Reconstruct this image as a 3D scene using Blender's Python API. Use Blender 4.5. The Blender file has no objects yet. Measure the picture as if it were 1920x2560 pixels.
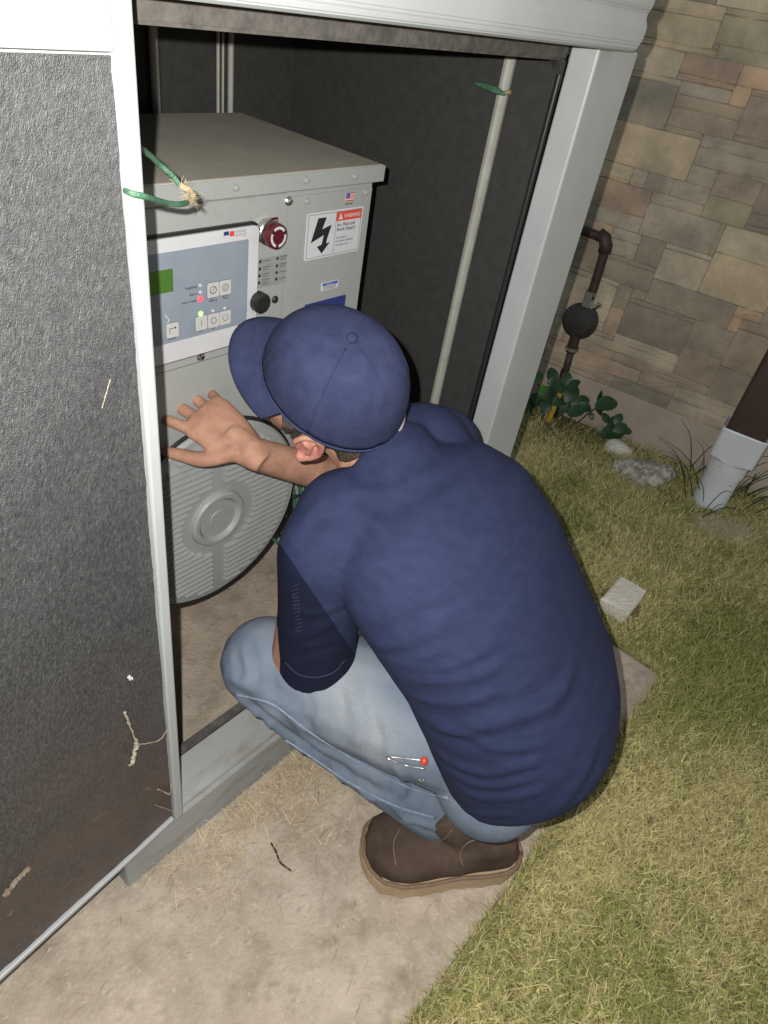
import bpy, bmesh, math, random
import numpy as np
from mathutils import Vector, Matrix
from mathutils.bvhtree import BVHTree
random.seed(7); rng = np.random.default_rng(7)

# ------------------------------------------------------------------ camera
S = 1.27 / 1.5            # lengths below are in units where the lens is 1.5 high
F = 1710.0                # focal length in photograph pixels (1920 x 2560)
PITCH, ROLL, YAW = 0.659533, -0.189078, -0.962220
_f = np.array([-math.sin(YAW) * math.cos(PITCH), math.cos(YAW) * math.cos(PITCH), -math.sin(PITCH)])
_r = np.array([math.cos(YAW), math.sin(YAW), 0.0]); _d = np.cross(_f, _r)
RIGHT = _r * math.cos(ROLL) + _d * math.sin(ROLL)
DOWN = -_r * math.sin(ROLL) + _d * math.cos(ROLL)
M = np.array([RIGHT, DOWN, _f]); C = np.array([0, 0, 1.5])
sc = bpy.context.scene
cd = bpy.data.cameras.new('camera'); cam = bpy.data.objects.new('camera', cd)
sc.collection.objects.link(cam); sc.camera = cam
cam.matrix_world = Matrix(((RIGHT[0], -DOWN[0], -_f[0], 0), (RIGHT[1], -DOWN[1], -_f[1], 0),
                           (RIGHT[2], -DOWN[2], -_f[2], 1.5 * S), (0, 0, 0, 1)))
cd.sensor_fit = 'VERTICAL'; cd.sensor_height = 24.0; cd.lens = F / 2560 * 24.0
cd.clip_start = 0.02; cd.clip_end = 200

# ------------------------------------------------------------------ night sky, phone flash, exposure
w = bpy.data.worlds.new('World'); sc.world = w; w.use_nodes = True
nt = w.node_tree; bg = nt.nodes['Background']
sky = nt.nodes.new('ShaderNodeTexSky'); sky.sky_type = 'NISHITA'; sky.sun_disc = False
sky.sun_elevation = math.radians(50); sky.sun_rotation = math.radians(140)
warm = nt.nodes.new('ShaderNodeMix'); warm.data_type = 'RGBA'; warm.blend_type = 'MULTIPLY'; warm.inputs[0].default_value = 1.0
warm.inputs[7].default_value = (1.0, 0.84, 0.66, 1); nt.links.new(sky.outputs[0], warm.inputs[6]); nt.links.new(warm.outputs[2], bg.inputs[0]); bg.inputs[1].default_value = 0.13
ld = bpy.data.lights.new('phone_flash', 'POINT'); flash = bpy.data.objects.new('phone_flash', ld)
sc.collection.objects.link(flash)
flash.location = Vector((C + RIGHT * -0.034 + DOWN * -0.028 + _f * 0.0) * S)
ld.energy = 64; ld.color = (1.0, 0.97, 0.92); ld.shadow_soft_size = 0.004
sc.view_settings.view_transform = 'Standard'; sc.view_settings.look = 'None'
sc.view_settings.exposure = 0.0; sc.view_settings.gamma = 1.0

# ------------------------------------------------------------------ pixel helpers (photograph pixels -> rays)
def ray(u, v):
    d = M.T @ np.array([u - 960, v - 1280, F]); return d / np.linalg.norm(d)
def gz(u, v, z=0.0): d = ray(u, v); return C + d * ((z - 1.5) / d[2])
def py(u, v, y): d = ray(u, v); return C + d * (y / d[1])
def px(u, v, x): d = ray(u, v); return C + d * (x / d[0])
def at(u, v, t): return C + ray(u, v) * t
def nrm(a): a = np.asarray(a, float); return a / np.linalg.norm(a)

# ------------------------------------------------------------------ object helpers
col = sc.collection; ORG = {}
def thing(name, base, label, cat, group=None):
    o = bpy.data.objects.new(name, None); col.objects.link(o)
    o.empty_display_size = 0.05
    o.location = Vector(np.array(base) * S); ORG[o.name] = np.array(base, float)
    o['label'] = label; o['category'] = cat
    if group: o['group'] = group
    return o
def tag(o, label=None, cat=None, group=None, kind=None):
    for k, v in (('label', label), ('category', cat), ('group', group), ('kind', kind)):
        if v: o[k] = v
    return o
def org(p): return ORG[p.name]
def mk(name, verts, faces, mat, parent=None, smooth=False, base=None):
    v = np.asarray(verts, float)
    b = org(parent) if parent is not None else (np.array(base, float) if base is not None else np.array([v[:, 0].mean(), v[:, 1].mean(), v[:, 2].min()]))
    me = bpy.data.meshes.new(name); me.from_pydata(((v - b) * S).tolist(), [], [list(map(int, f)) for f in faces]); me.update()
    if smooth: me.polygons.foreach_set('use_smooth', [True] * len(me.polygons))
    o = bpy.data.objects.new(name, me); col.objects.link(o); ORG[o.name] = b
    if mat: me.materials.append(mat)
    if parent is not None: o.parent = parent
    else: o.location = Vector(b * S)
    return o
def inst(name, me, loc, parent, scale=(1, 1, 1), rot=None):
    o = bpy.data.objects.new(name, me); col.objects.link(o); o.parent = parent
    o.location = Vector((np.array(loc) - org(parent)) * S); o.scale = scale
    if rot is not None: o.rotation_euler = rot
    ORG[o.name] = org(parent); return o
def shared(name, verts, faces, mat, smooth=False):
    me = bpy.data.meshes.new(name); me.from_pydata((np.asarray(verts, float) * S).tolist(), [], [list(map(int, f)) for f in faces]); me.update()
    if smooth: me.polygons.foreach_set('use_smooth', [True] * len(me.polygons))
    me.materials.append(mat); return me
def bm_out(bm):
    bm.verts.index_update(); bmesh.ops.recalc_face_normals(bm, faces=bm.faces)
    v = np.array([x.co[:] for x in bm.verts]); f = [[y.index for y in x.verts] for x in bm.faces]; bm.free(); return v, f
def boxg(lo, hi, bev=0.0, seg=2):
    bm = bmesh.new(); bmesh.ops.create_cube(bm, size=1)
    lo = np.array(lo, float); hi = np.array(hi, float)
    for x in bm.verts: x.co = Vector((lo + hi) / 2 + np.array(x.co[:]) * (hi - lo))
    if bev: bmesh.ops.bevel(bm, geom=bm.edges[:], offset=bev, segments=seg, affect='EDGES', profile=0.5)
    return bm_out(bm)
def box(name, lo, hi, mat, parent=None, bev=0.002, base=None):
    v, f = boxg(lo, hi, bev); return mk(name, v, f, mat, parent, base=base)
def join(parts):
    V, Fc, n = [], [], 0
    for v, f in parts:
        V.append(np.asarray(v, float)); Fc += [[i + n for i in g] for g in f]; n += len(v)
    return np.concatenate(V), Fc
def frames(P):
    P = np.asarray(P, float); T = np.gradient(P, axis=0); T /= np.linalg.norm(T, axis=1)[:, None] + 1e-12
    n = np.cross(T[0], [0.13, 0.21, 0.97]); n /= np.linalg.norm(n); N = [n]
    for i in range(1, len(P)):
        n = N[-1] - T[i] * (N[-1] @ T[i]); N.append(n / np.linalg.norm(n))
    N = np.array(N); return T, N, np.cross(T, N)
def tube(P, r, seg=8, caps=True):
    P = np.asarray(P, float); n = len(P); r = np.broadcast_to(np.asarray(r, float), (n,))
    T, N, B = frames(P); a = np.linspace(0, 2 * np.pi, seg, endpoint=False)
    V = (P[:, None] + r[:, None, None] * (np.cos(a)[None, :, None] * N[:, None] + np.sin(a)[None, :, None] * B[:, None])).reshape(-1, 3)
    f = [[i * seg + j, i * seg + (j + 1) % seg, (i + 1) * seg + (j + 1) % seg, (i + 1) * seg + j] for i in range(n - 1) for j in range(seg)]
    if caps: f += [list(range(seg))[::-1], [(n - 1) * seg + j for j in range(seg)]]
    return V, f
def spline(P, n=40):
    P = np.asarray(P, float)
    if len(P) < 3: return P[0] + (P[-1] - P[0]) * np.linspace(0, 1, n)[:, None]
    Q = np.vstack([2 * P[0] - P[1], P, 2 * P[-1] - P[-2]]); out = []
    for t in np.linspace(0, len(P) - 1 - 1e-9, n):
        i = int(t); u = t - i; a, b, c, d = Q[i], Q[i + 1], Q[i + 2], Q[i + 3]
        out.append(0.5 * (2 * b + (c - a) * u + (2 * a - 5 * b + 4 * c - d) * u * u + (3 * b - a - 3 * c + d) * u ** 3))
    return np.array(out)
def ellring(c, A, B, a, b, seg=28, p=2.0):
    t = np.linspace(0, 2 * np.pi, seg, endpoint=False); ct, st = np.cos(t), np.sin(t)
    x = np.sign(ct) * np.abs(ct) ** (2 / p) * a; y = np.sign(st) * np.abs(st) ** (2 / p) * b
    return np.asarray(c) + x[:, None] * np.asarray(A) + y[:, None] * np.asarray(B)
def loft(rings, caps=True):
    n = len(rings); seg = len(rings[0]); V = np.concatenate(rings)
    f = [[i * seg + j, i * seg + (j + 1) % seg, (i + 1) * seg + (j + 1) % seg, (i + 1) * seg + j] for i in range(n - 1) for j in range(seg)]
    if caps: f += [list(range(seg))[::-1], [(n - 1) * seg + j for j in range(seg)]]
    return V, f
def ellipsoid(c, ax, r, nu=16, nv=24):
    ax = np.array(ax); V = []
    bm = bmesh.new(); bmesh.ops.create_uvsphere(bm, u_segments=nv, v_segments=nu, radius=1)
    v, f = bm_out(bm); return np.asarray(c) + (v * np.array(r)) @ ax, f
def remesh(parts, vox, smooth=4, fac=0.5):
    V, f = join(parts); me = bpy.data.meshes.new('tmp'); me.from_pydata(V.tolist(), [], f); me.update()
    bm = bmesh.new(); bm.from_mesh(me); bmesh.ops.recalc_face_normals(bm, faces=bm.faces); bm.to_mesh(me); bm.free()
    o = bpy.data.objects.new('tmp', me); col.objects.link(o)
    m = o.modifiers.new('r', 'REMESH'); m.mode = 'VOXEL'; m.voxel_size = vox
    if smooth: m2 = o.modifiers.new('s', 'SMOOTH'); m2.factor = fac; m2.iterations = smooth
    dg = bpy.context.evaluated_depsgraph_get(); me2 = bpy.data.meshes.new_from_object(o.evaluated_get(dg))
    v = np.empty(len(me2.vertices) * 3); me2.vertices.foreach_get('co', v)
    fc = [list(p.vertices) for p in me2.polygons]
    nn = np.empty(len(me2.vertices) * 3); me2.vertices.foreach_get('normal', nn)
    bpy.data.objects.remove(o); bpy.data.meshes.remove(me); bpy.data.meshes.remove(me2)
    return v.reshape(-1, 3), fc, nn.reshape(-1, 3)
def normals(V, f):
    me = bpy.data.meshes.new('n'); me.from_pydata(V.tolist(), [], f); me.update()
    nn = np.empty(len(V) * 3); me.vertices.foreach_get('normal', nn); bpy.data.meshes.remove(me); return nn.reshape(-1, 3)

# ------------------------------------------------------------------ materials
def lin(r, g, b): return tuple((x / 255 / 12.92 if x / 255 <= 0.04045 else ((x / 255 + 0.055) / 1.055) ** 2.4) for x in (r, g, b)) + (1.0,)
def mat(name, c1, c2=None, scale=20, rough=0.6, metal=0.0, bump=0.0, bscale=None, detail=4, spec=0.5, stretch=None, sheen=0.0, ramp=(0.35, 0.65), emit=None, estr=0.0, attr=None, sub=0.0):
    m = bpy.data.materials.new(name); m.use_nodes = True; t = m.node_tree; N = t.nodes; L = t.links
    b = N['Principled BSDF']; b.inputs['Roughness'].default_value = rough; b.inputs['Metallic'].default_value = metal
    b.inputs['Specular IOR Level'].default_value = spec
    if sheen: b.inputs['Sheen Weight'].default_value = sheen
    if sub: b.inputs['Subsurface Weight'].default_value = sub; b.inputs['Subsurface Radius'].default_value = (0.01, 0.004, 0.002)
    b.inputs['Base Color'].default_value = c1
    tc = N.new('ShaderNodeTexCoord'); vec = tc.outputs['Object']
    if stretch:
        mp = N.new('ShaderNodeMapping'); mp.inputs['Scale'].default_value = stretch; L.new(vec, mp.inputs[0]); vec = mp.outputs[0]
    if c2 is not None:
        n = N.new('ShaderNodeTexNoise'); n.inputs['Scale'].default_value = scale; n.inputs['Detail'].default_value = detail; n.inputs['Roughness'].default_value = 0.6
        L.new(vec, n.inputs['Vector']); r = N.new('ShaderNodeValToRGB')
        r.color_ramp.elements[0].position = ramp[0]; r.color_ramp.elements[1].position = ramp[1]
        r.color_ramp.elements[0].color = c1; r.color_ramp.elements[1].color = c2
        L.new(n.outputs['Fac'], r.inputs[0]); L.new(r.outputs[0], b.inputs['Base Color'])
    if attr:
        a = N.new('ShaderNodeAttribute'); a.attribute_name = attr; L.new(a.outputs['Color'], b.inputs['Base Color'])
    if bump:
        n2 = N.new('ShaderNodeTexNoise'); n2.inputs['Scale'].default_value = bscale or scale * 4; n2.inputs['Detail'].default_value = 5
        L.new(vec, n2.inputs['Vector']); bp = N.new('ShaderNodeBump'); bp.inputs['Strength'].default_value = bump; bp.inputs['Distance'].default_value = 0.01
        L.new(n2.outputs['Fac'], bp.inputs['Height']); L.new(bp.outputs[0], b.inputs['Normal'])
    if emit: b.inputs['Emission Color'].default_value = emit; b.inputs['Emission Strength'].default_value = estr
    return m
def layer(m, color, scale, lo, hi, detail=5, stretch=None, axis=None, rot=None):
    """mix a further stain, wear or sparkle colour over a material's base colour; axis=(index, from, to) limits it to a stretch of height"""
    t = m.node_tree; N = t.nodes; L = t.links; b = N['Principled BSDF']
    tc = N.new('ShaderNodeTexCoord'); vec = tc.outputs['Object']; v0 = vec
    if rot: mr_ = N.new('ShaderNodeMapping'); mr_.inputs['Rotation'].default_value = rot; L.new(vec, mr_.inputs[0]); vec = mr_.outputs[0]
    if stretch: mp = N.new('ShaderNodeMapping'); mp.inputs['Scale'].default_value = stretch; L.new(vec, mp.inputs[0]); vec = mp.outputs[0]
    n = N.new('ShaderNodeTexNoise'); n.inputs['Scale'].default_value = scale; n.inputs['Detail'].default_value = detail; n.inputs['Roughness'].default_value = 0.65
    L.new(vec, n.inputs['Vector']); mr = N.new('ShaderNodeMapRange'); mr.inputs[1].default_value = lo; mr.inputs[2].default_value = hi
    L.new(n.outputs['Fac'], mr.inputs[0]); fac = mr.outputs[0]
    if axis:
        sp = N.new('ShaderNodeSeparateXYZ'); L.new(v0, sp.inputs[0]); m2 = N.new('ShaderNodeMapRange')
        m2.inputs[1].default_value = axis[1]; m2.inputs[2].default_value = axis[2]; L.new(sp.outputs[axis[0]], m2.inputs[0])
        mu = N.new('ShaderNodeMath'); mu.operation = 'MULTIPLY'; L.new(fac, mu.inputs[0]); L.new(m2.outputs[0], mu.inputs[1]); fac = mu.outputs[0]
    mx = N.new('ShaderNodeMix'); mx.data_type = 'RGBA'; L.new(fac, mx.inputs[0])
    src = b.inputs['Base Color']
    if src.is_linked: L.new(src.links[0].from_socket, mx.inputs[6])
    else: mx.inputs[6].default_value = src.default_value
    mx.inputs[7].default_value = color; L.new(mx.outputs[2], src); return m

m_grey = mat('grey_enamel', (0.36, 0.38, 0.385, 1), (0.40, 0.42, 0.42, 1), 6, rough=0.45, bump=0.03, bscale=350)
layer(m_grey, (0.27, 0.25, 0.22, 1), 9, 0.64, 0.95)
m_rail = mat('sill_grey_enamel', (0.30, 0.315, 0.315, 1), (0.36, 0.37, 0.365, 1), 8, rough=0.5, bump=0.05, bscale=250)
layer(m_rail, (0.25, 0.21, 0.16, 1), 14, 0.5, 0.8, stretch=(1, 1, 3))
m_box = mat('cabinet_enamel', (0.275, 0.29, 0.285, 1), (0.305, 0.32, 0.31, 1), 5, rough=0.42, bump=0.04, bscale=500)
m_dusty = mat('dusty_lid_enamel', (0.38, 0.36, 0.30, 1), (0.45, 0.42, 0.35, 1), 18, rough=0.75, bump=0.05, bscale=300, detail=8)
layer(m_box, (0.20, 0.19, 0.165, 1), 24, 0.60, 0.95, detail=8); layer(m_dusty, (0.36, 0.33, 0.27, 1), 90, 0.58, 0.85, detail=6)
m_black = mat('black_lining', (0.036, 0.035, 0.034, 1), (0.048, 0.046, 0.043, 1), 60, rough=0.8, bump=0.02, bscale=300)
m_inpole = mat('pole_grey', (0.42, 0.43, 0.38, 1), (0.36, 0.36, 0.32, 1), 40, rough=0.5)
m_seal = mat('rubber_seal', (0.055, 0.052, 0.048, 1), (0.11, 0.102, 0.092, 1), 60, rough=0.85, bump=0.1, bscale=200)  # tone darkened to hold the shade under the roof lip
m_foam = mat('foam_liner', (0.026, 0.027, 0.029, 1), (0.055, 0.056, 0.060, 1), 260, rough=0.45, bump=0.5, bscale=1300, detail=8, stretch=(1.0, 1.0, 0.6), ramp=(0.4, 0.7), spec=0.6)
layer(m_foam, (0.17, 0.17, 0.172, 1), 820, 0.56, 0.76, stretch=(1.0, 1.0, 0.16), detail=2, rot=(0, math.radians(-24), 0))  # pale slanted specks: flash sparkle off the foam, put into its colour
layer(m_foam, (0.085, 0.086, 0.088, 1), 420, 0.45, 0.75, stretch=(1.0, 1.0, 0.3), rot=(0, math.radians(-24), 0))
layer(m_foam, (0.13, 0.085, 0.062, 1), 9, 0.25, 0.70, axis=(2, 0.62, 0.10))
layer(m_foam, (0.30, 0.23, 0.17, 1), 26, 0.64, 0.74, axis=(2, 0.45, 0.20))
m_conc = mat('concrete', (0.40, 0.335, 0.26, 1), (0.54, 0.46, 0.37, 1), 12, rough=0.9, bump=0.35, bscale=130, detail=10)
layer(m_conc, (0.24, 0.19, 0.14, 1), 4.5, 0.52, 0.82, detail=9); layer(m_conc, (0.27, 0.215, 0.16, 1), 22, 0.50, 0.78, detail=8); layer(m_conc, (0.62, 0.56, 0.48, 1), 75, 0.58, 0.8); layer(m_conc, (0.20, 0.16, 0.12, 1), 38, 0.66, 0.80, detail=3)
m_soil = mat('soil', (0.12, 0.09, 0.045, 1), (0.22, 0.17, 0.08, 1), 25, rough=1.0, bump=0.6, bscale=90)
m_white = mat('white_print', (0.52, 0.53, 0.55, 1), (0.47, 0.48, 0.50, 1), 12, rough=0.35)
m_ink = mat('ink', (0.012, 0.012, 0.014, 1), rough=0.5)
m_inkg = mat('grey_ink', (0.10, 0.11, 0.12, 1), rough=0.5)
m_red = mat('red_print', (0.55, 0.06, 0.035, 1), rough=0.4)
m_blue = mat('blue_print', (0.05, 0.10, 0.35, 1), rough=0.4)
m_navyp = mat('navy_print', (0.02, 0.035, 0.16, 1), rough=0.4)
m_overlay = mat('overlay_blue_grey', (0.20, 0.235, 0.28, 1), (0.225, 0.26, 0.30, 1), 30, rough=0.35)
m_lcd = mat('lcd_green', (0.05, 0.12, 0.02, 1), rough=0.4, emit=(0.10, 0.22, 0.03, 1), estr=0.08)
m_key = mat('key_cap', (0.44, 0.44, 0.43, 1), rough=0.5)
m_estop = mat('estop_red', (0.075, 0.008, 0.014, 1), rough=0.25)
m_chrome = mat('zinc_screw', (0.62, 0.62, 0.60, 1), rough=0.28, metal=1.0)
m_ledr = mat('led_red', (0.8, 0.05, 0.05, 1), emit=(1.0, 0.06, 0.09, 1), estr=1.6)
m_ledg = mat('led_green', (0.2, 0.8, 0.1, 1), emit=(0.45, 1.0, 0.30, 1), estr=1.3)
m_ledo = mat('led_off', (0.5, 0.5, 0.52, 1), rough=0.3)
m_green = mat('green_wire', (0.04, 0.14, 0.075, 1), (0.11, 0.22, 0.14, 1), 160, rough=0.55, bump=0.4, bscale=500)
m_fray = mat('frayed_tip', (0.45, 0.36, 0.22, 1), (0.25, 0.2, 0.13, 1), 200, rough=0.9)
m_wireb = mat('black_cable', (0.015, 0.015, 0.016, 1), rough=0.4)
m_wireg = mat('grey_cable', (0.30, 0.30, 0.30, 1), rough=0.4)
m_mortar = mat('mortar', (0.33, 0.275, 0.205, 1), (0.42, 0.35, 0.265, 1), 40, rough=1, bump=0.5, bscale=120)
m_found = mat('foundation', (0.47, 0.38, 0.30, 1), (0.56, 0.46, 0.37, 1), 7, rough=0.95, bump=0.25, bscale=120)
m_iron = mat('gas_pipe_paint', (0.035, 0.022, 0.018, 1), (0.06, 0.035, 0.028, 1), 50, rough=0.55)
m_reg = mat('regulator_grey', (0.026, 0.024, 0.022, 1), (0.045, 0.041, 0.036, 1), 60, rough=0.5)
m_galv = mat('galvanised', (0.38, 0.37, 0.33, 1), (0.28, 0.27, 0.24, 1), 80, rough=0.45, metal=0.6)
m_brown = mat('brown_downspout', (0.055, 0.03, 0.022, 1), (0.07, 0.04, 0.03, 1), 12, rough=0.5)
m_pvc = mat('white_pvc', (0.74, 0.76, 0.78, 1), (0.66, 0.67, 0.68, 1), 7, rough=0.4)
m_yel = mat('yellow_stake', (0.55, 0.38, 0.04, 1), rough=0.6)
m_leafd = mat('leaf_dark', (0.018, 0.05, 0.014, 1), (0.03, 0.075, 0.02, 1), 30, rough=0.45)
m_leafb = mat('leaf_bright', (0.06, 0.22, 0.03, 1), (0.09, 0.28, 0.05, 1), 30, rough=0.45)
m_rock = mat('aggregate_rock', (0.26, 0.24, 0.19, 1), (0.58, 0.54, 0.43, 1), 48, rough=0.95, bump=1.0, bscale=70, ramp=(0.42, 0.58))
m_brick = mat('pale_brick', (0.68, 0.64, 0.53, 1), (0.80, 0.77, 0.67, 1), 30, rough=0.95, bump=0.6, bscale=120)
m_grass = mat('grass_blades', (1, 1, 1, 1), rough=0.7, attr='tint', spec=0.25)
m_straw = mat('dry_straw', (0.42, 0.32, 0.17, 1), (0.60, 0.50, 0.32, 1), 30, rough=0.8)
m_cobweb = mat('cobweb_lint', (0.42, 0.38, 0.28, 1), (0.3, 0.26, 0.2, 1), 200, rough=0.95)
m_twig = mat('twig', (0.05, 0.035, 0.025, 1), rough=0.9)
def stone_mat(c):
    k = np.array(c) ; return mat('ledge_stone', tuple(k * np.array((0.72, 0.74, 0.76))) + (1,), tuple(np.minimum(k * np.array((1.26, 1.22, 1.18)), 1)) + (1,), 7, rough=0.95, bump=0.35, bscale=70, detail=8)
m_skin = mat('skin', (0.30, 0.155, 0.105, 1), (0.40, 0.225, 0.155, 1), 38, rough=0.68, bump=0.10, bscale=300, sub=0.10, spec=0.3)
m_shirt = mat('navy_knit', (0.0200, 0.0265, 0.064, 1), (0.0250, 0.0325, 0.076, 1), 40, rough=0.85, bump=0.22, bscale=700, stretch=(1, 1, 2.6), spec=0.15)
m_cap = mat('navy_cap', (0.025, 0.031, 0.072, 1), (0.034, 0.041, 0.090, 1), 50, rough=0.9, bump=0.15, bscale=900, spec=0.15)
m_print = mat('sleeve_print', (0.018, 0.021, 0.042, 1), rough=0.8)
m_jeans = mat('faded_denim', (0.105, 0.136, 0.188, 1), (0.180, 0.210, 0.262, 1), 16, rough=0.9, bump=0.2, bscale=700, detail=8, spec=0.15)
_t = m_jeans.node_tree; _a = _t.nodes.new('ShaderNodeAttribute'); _a.attribute_name = 'wear'; _mx = _t.nodes.new('ShaderNodeMix'); _mx.data_type = 'RGBA'
_b = _t.nodes['Principled BSDF'].inputs['Base Color']; _t.links.new(_b.links[0].from_socket, _mx.inputs[6]); _mx.inputs[7].default_value = (0.40, 0.41, 0.395, 1); _t.links.new(_a.outputs['Fac'], _mx.inputs[0]); _t.links.new(_mx.outputs[2], _b)
layer(m_jeans, (0.15, 0.19, 0.26, 1), 420, 0.35, 0.95, detail=4, stretch=(1, 1, 0.4))
m_seam = mat('denim_seam', (0.22, 0.265, 0.33, 1), (0.15, 0.19, 0.26, 1), 120, rough=0.9)
m_boot = mat('brown_suede', (0.062, 0.042, 0.032, 1), (0.095, 0.066, 0.050, 1), 22, rough=0.9, bump=0.25, bscale=300, spec=0.15)
m_sole = mat('tan_crepe_sole', (0.42, 0.295, 0.18, 1), (0.50, 0.365, 0.235, 1), 30, rough=0.75, bump=0.15, bscale=200)
m_welt = mat('welt', (0.22, 0.145, 0.095, 1), (0.16, 0.105, 0.07, 1), 200, rough=0.8)
m_hair = mat('brown_hair', (0.040, 0.028, 0.020, 1), (0.085, 0.065, 0.05, 1), 180, rough=0.6, stretch=(1, 1, 0.3), bump=0.8, bscale=400)
m_ear = mat('flushed_ear', (0.44, 0.185, 0.15, 1), (0.36, 0.16, 0.12, 1), 60, rough=0.5, sub=0.2)

# ================================================================== GROUND
o = mk('ground', [(-12, -12, -0.018), (14, -12, -0.018), (14, 14, -0.018), (-12, 14, -0.018)], [[0, 1, 2, 3]], m_soil, base=(0, 0, -0.018)); o['kind'] = 'structure'
v, f = boxg((-1.5, 0.066, -0.14), (1.672, 2.2, 0.0), 0.008, 2)
o = mk('concrete_pad', v, f, m_conc, base=(0, 1, -0.14)); o['kind'] = 'structure'

# ================================================================== ENCLOSURE
enc = thing('generator_enclosure', (0.8, 1.1, 0), 'grey steel generator enclosure standing open on the concrete pad', 'enclosure')
def extrude_x(prof, x0, x1):
    n = len(prof); v = [(x0, a, b) for a, b in prof] + [(x1, a, b) for a, b in prof]
    f = [[i, (i + 1) % n, n + (i + 1) % n, n + i] for i in range(n)] + [list(range(n))[::-1], [n + i for i in range(n)]]
    return np.array(v), f
def bevext(prof, x0, x1, bev=0.003):
    v, f = extrude_x(prof, x0, x1); bm = bmesh.new(); vs = [bm.verts.new(p) for p in v.tolist()]
    for q in f: bm.faces.new([vs[i] for i in q])
    bmesh.ops.recalc_face_normals(bm, faces=bm.faces)
    bmesh.ops.bevel(bm, geom=bm.edges[:], offset=bev, segments=2, affect='EDGES', clamp_overlap=True)
    return bm_out(bm)
# base rail under the opening: outer channel, rolled lip, sill
prof = [(0.623, 0.0), (0.623, 0.118), (0.629, 0.124), (0.629, 0.135), (0.640, 0.150), (0.652, 0.174), (0.700, 0.178), (0.700, 0.0)]
v, f = bevext(prof, 0.262, 1.444, 0.0022); mk('base_rail', v, f, m_rail, enc)
v, f = bevext([(0.702, 0.03), (0.702, 0.182), (0.722, 0.182), (0.722, 0.03)], 0.30, 1.40, 0.003); mk('sill_seal', v, f, m_seal, enc)
# roof: fascia with rolled ridges, one sheet for each length
roofp = [(0.66, 1.456), (0.605, 1.456), (0.599, 1.460), (0.5975, 1.4655), (0.5995, 1.468), (0.5975, 1.4705), (0.597, 1.490), (0.599, 1.497), (0.6025, 1.503), (0.6035, 1.508), (0.6025, 1.513), (0.599, 1.519), (0.597, 1.545), (0.610, 1.585), (0.66, 1.61), (1.7, 1.66), (1.7, 1.456)]
def roof_sheet(x0, x1):
    v, f = bevext(roofp, x0, x1, 0.0015); return v, f
v, f = roof_sheet(0.3695, 1.350)
# round the lower right corner of the fascia
for q in v:
    if q[0] > 1.34 and q[2] < 1.475 and q[1] < 0.66: q[0] -= (1.475 - q[2]) * 0.9
roof = mk('roof', v, f, m_grey, enc)
v, f = roof_sheet(-0.9, 0.3665); v[:, 1] -= 0.004; mk('roof', v, f, m_grey, enc)
# header seal that hangs below the roof lip inside the opening (dusty; the lip's shade is put into its dark colour)
v, f = bevext([(0.6955, 1.4265), (0.6955, 1.47), (0.714, 1.47), (0.714, 1.4265)], 0.30, 1.2872, 0.004); mk('header_seal', v, f, m_seal, enc)
r_ = 0.045; arc = [(1.2865 - r_ + r_ * math.cos(a), 1.4262 - r_ + r_ * math.sin(a)) for a in np.linspace(0, math.pi / 2, 9)]; pts = [(1.2865, 1.4262)] + arc[::-1]
v = [(a, 0.6955, b) for a, b in pts] + [(a, 0.712, b) for a, b in pts]; n = len(pts); f = [list(range(n)), [n + i for i in range(n)][::-1]] + [[i, (i + 1) % n, n + (i + 1) % n, n + i] for i in range(n)]; v, f = (lambda V_, F_: (V_, F_))(np.array(v), f); CORNER = (v, f)
# corner post: front face and jamb
v, f = boxg((1.288, 0.640, 0.0), (1.4445, 0.694, 1.455), 0.004, 2); mk('corner_post', v, f, m_grey, enc)
box('jamb_seal', (1.279, 0.696, 0.18), (1.292, 0.706, 1.43), m_wireb, enc, 0.003)
# thin dark return behind the post, end wall, back wall, ceiling, left end wall
box('end_wall', (1.402, 0.696, 0.0), (1.436, 1.66, 1.452), m_black, enc, 0.002)
box('back_wall', (-0.9, 1.50, 0.0), (1.40, 1.53, 1.452), m_black, enc, 0.002)
box('left_wall', (-0.93, 0.70, 0.0), (-0.90, 1.53, 1.452), m_black, enc, 0.002)
box('ceiling_panel', (-0.9, 0.70, 1.435), (1.40, 1.498, 1.452), m_black, enc, 0.002)
box('front_panel', (-0.9, 0.66, 0.0), (0.262, 0.70, 1.452), m_black, enc, 0.002)
# poles inside
def pole(x, y, r, z0=0.0, z1=1.43, m=m_inpole):
    v, f = tube([(x, y, z0), (x, y, z1)], r, 10); return mk('pole', v, f, m, enc, smooth=False)
pole(1.388, 0.873, 0.0125)
pole(1.397, 0.765, 0.004, m=m_wireb)
pole(0.985, 1.485, 0.010); pole(1.155, 1.49, 0.004); pole(1.187, 1.485, 0.007); pole(1.171, 1.493, 0.003)

# the door, folded right back, its black foam lining towards us
hx, hy = 0.387, 0.6155; ang = math.radians(5.0); du = np.array([-math.cos(ang), -math.sin(ang), 0]); dn = np.array([-du[1], du[0], 0])  # dn points to camera side
if dn[1] > 0: dn = -dn
def dpt(s, z, h): return np.array([hx, hy, 0]) + du * s + dn * h + np.array([0, 0, z])
def dbox(s0, s1, z0, z1, h0, h1, bev=0.002):
    v, f = boxg((s0, h0, z0), (s1, h1, z1), bev); return np.array([dpt(a[0], a[2], a[1]) for a in v]), f
DZ0, DZ1 = 0.142, 1.462
def fixn(v, f):
    bm = bmesh.new(); vs = [bm.verts.new(p) for p in np.asarray(v).tolist()]
    for q in f: bm.faces.new([vs[i] for i in q])
    return bm_out(bm)
v, f = fixn(*dbox(0.004, 0.80, DZ0 + 0.004, DZ1 - 0.004, -0.034, -0.012)); door = mk('door', v, f, m_grey, enc)
NU, NV = 60, 100; sv = np.linspace(0.017, 0.79, NU); zv = np.linspace(DZ0 + 0.012, DZ1 - 0.05, NV)
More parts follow.
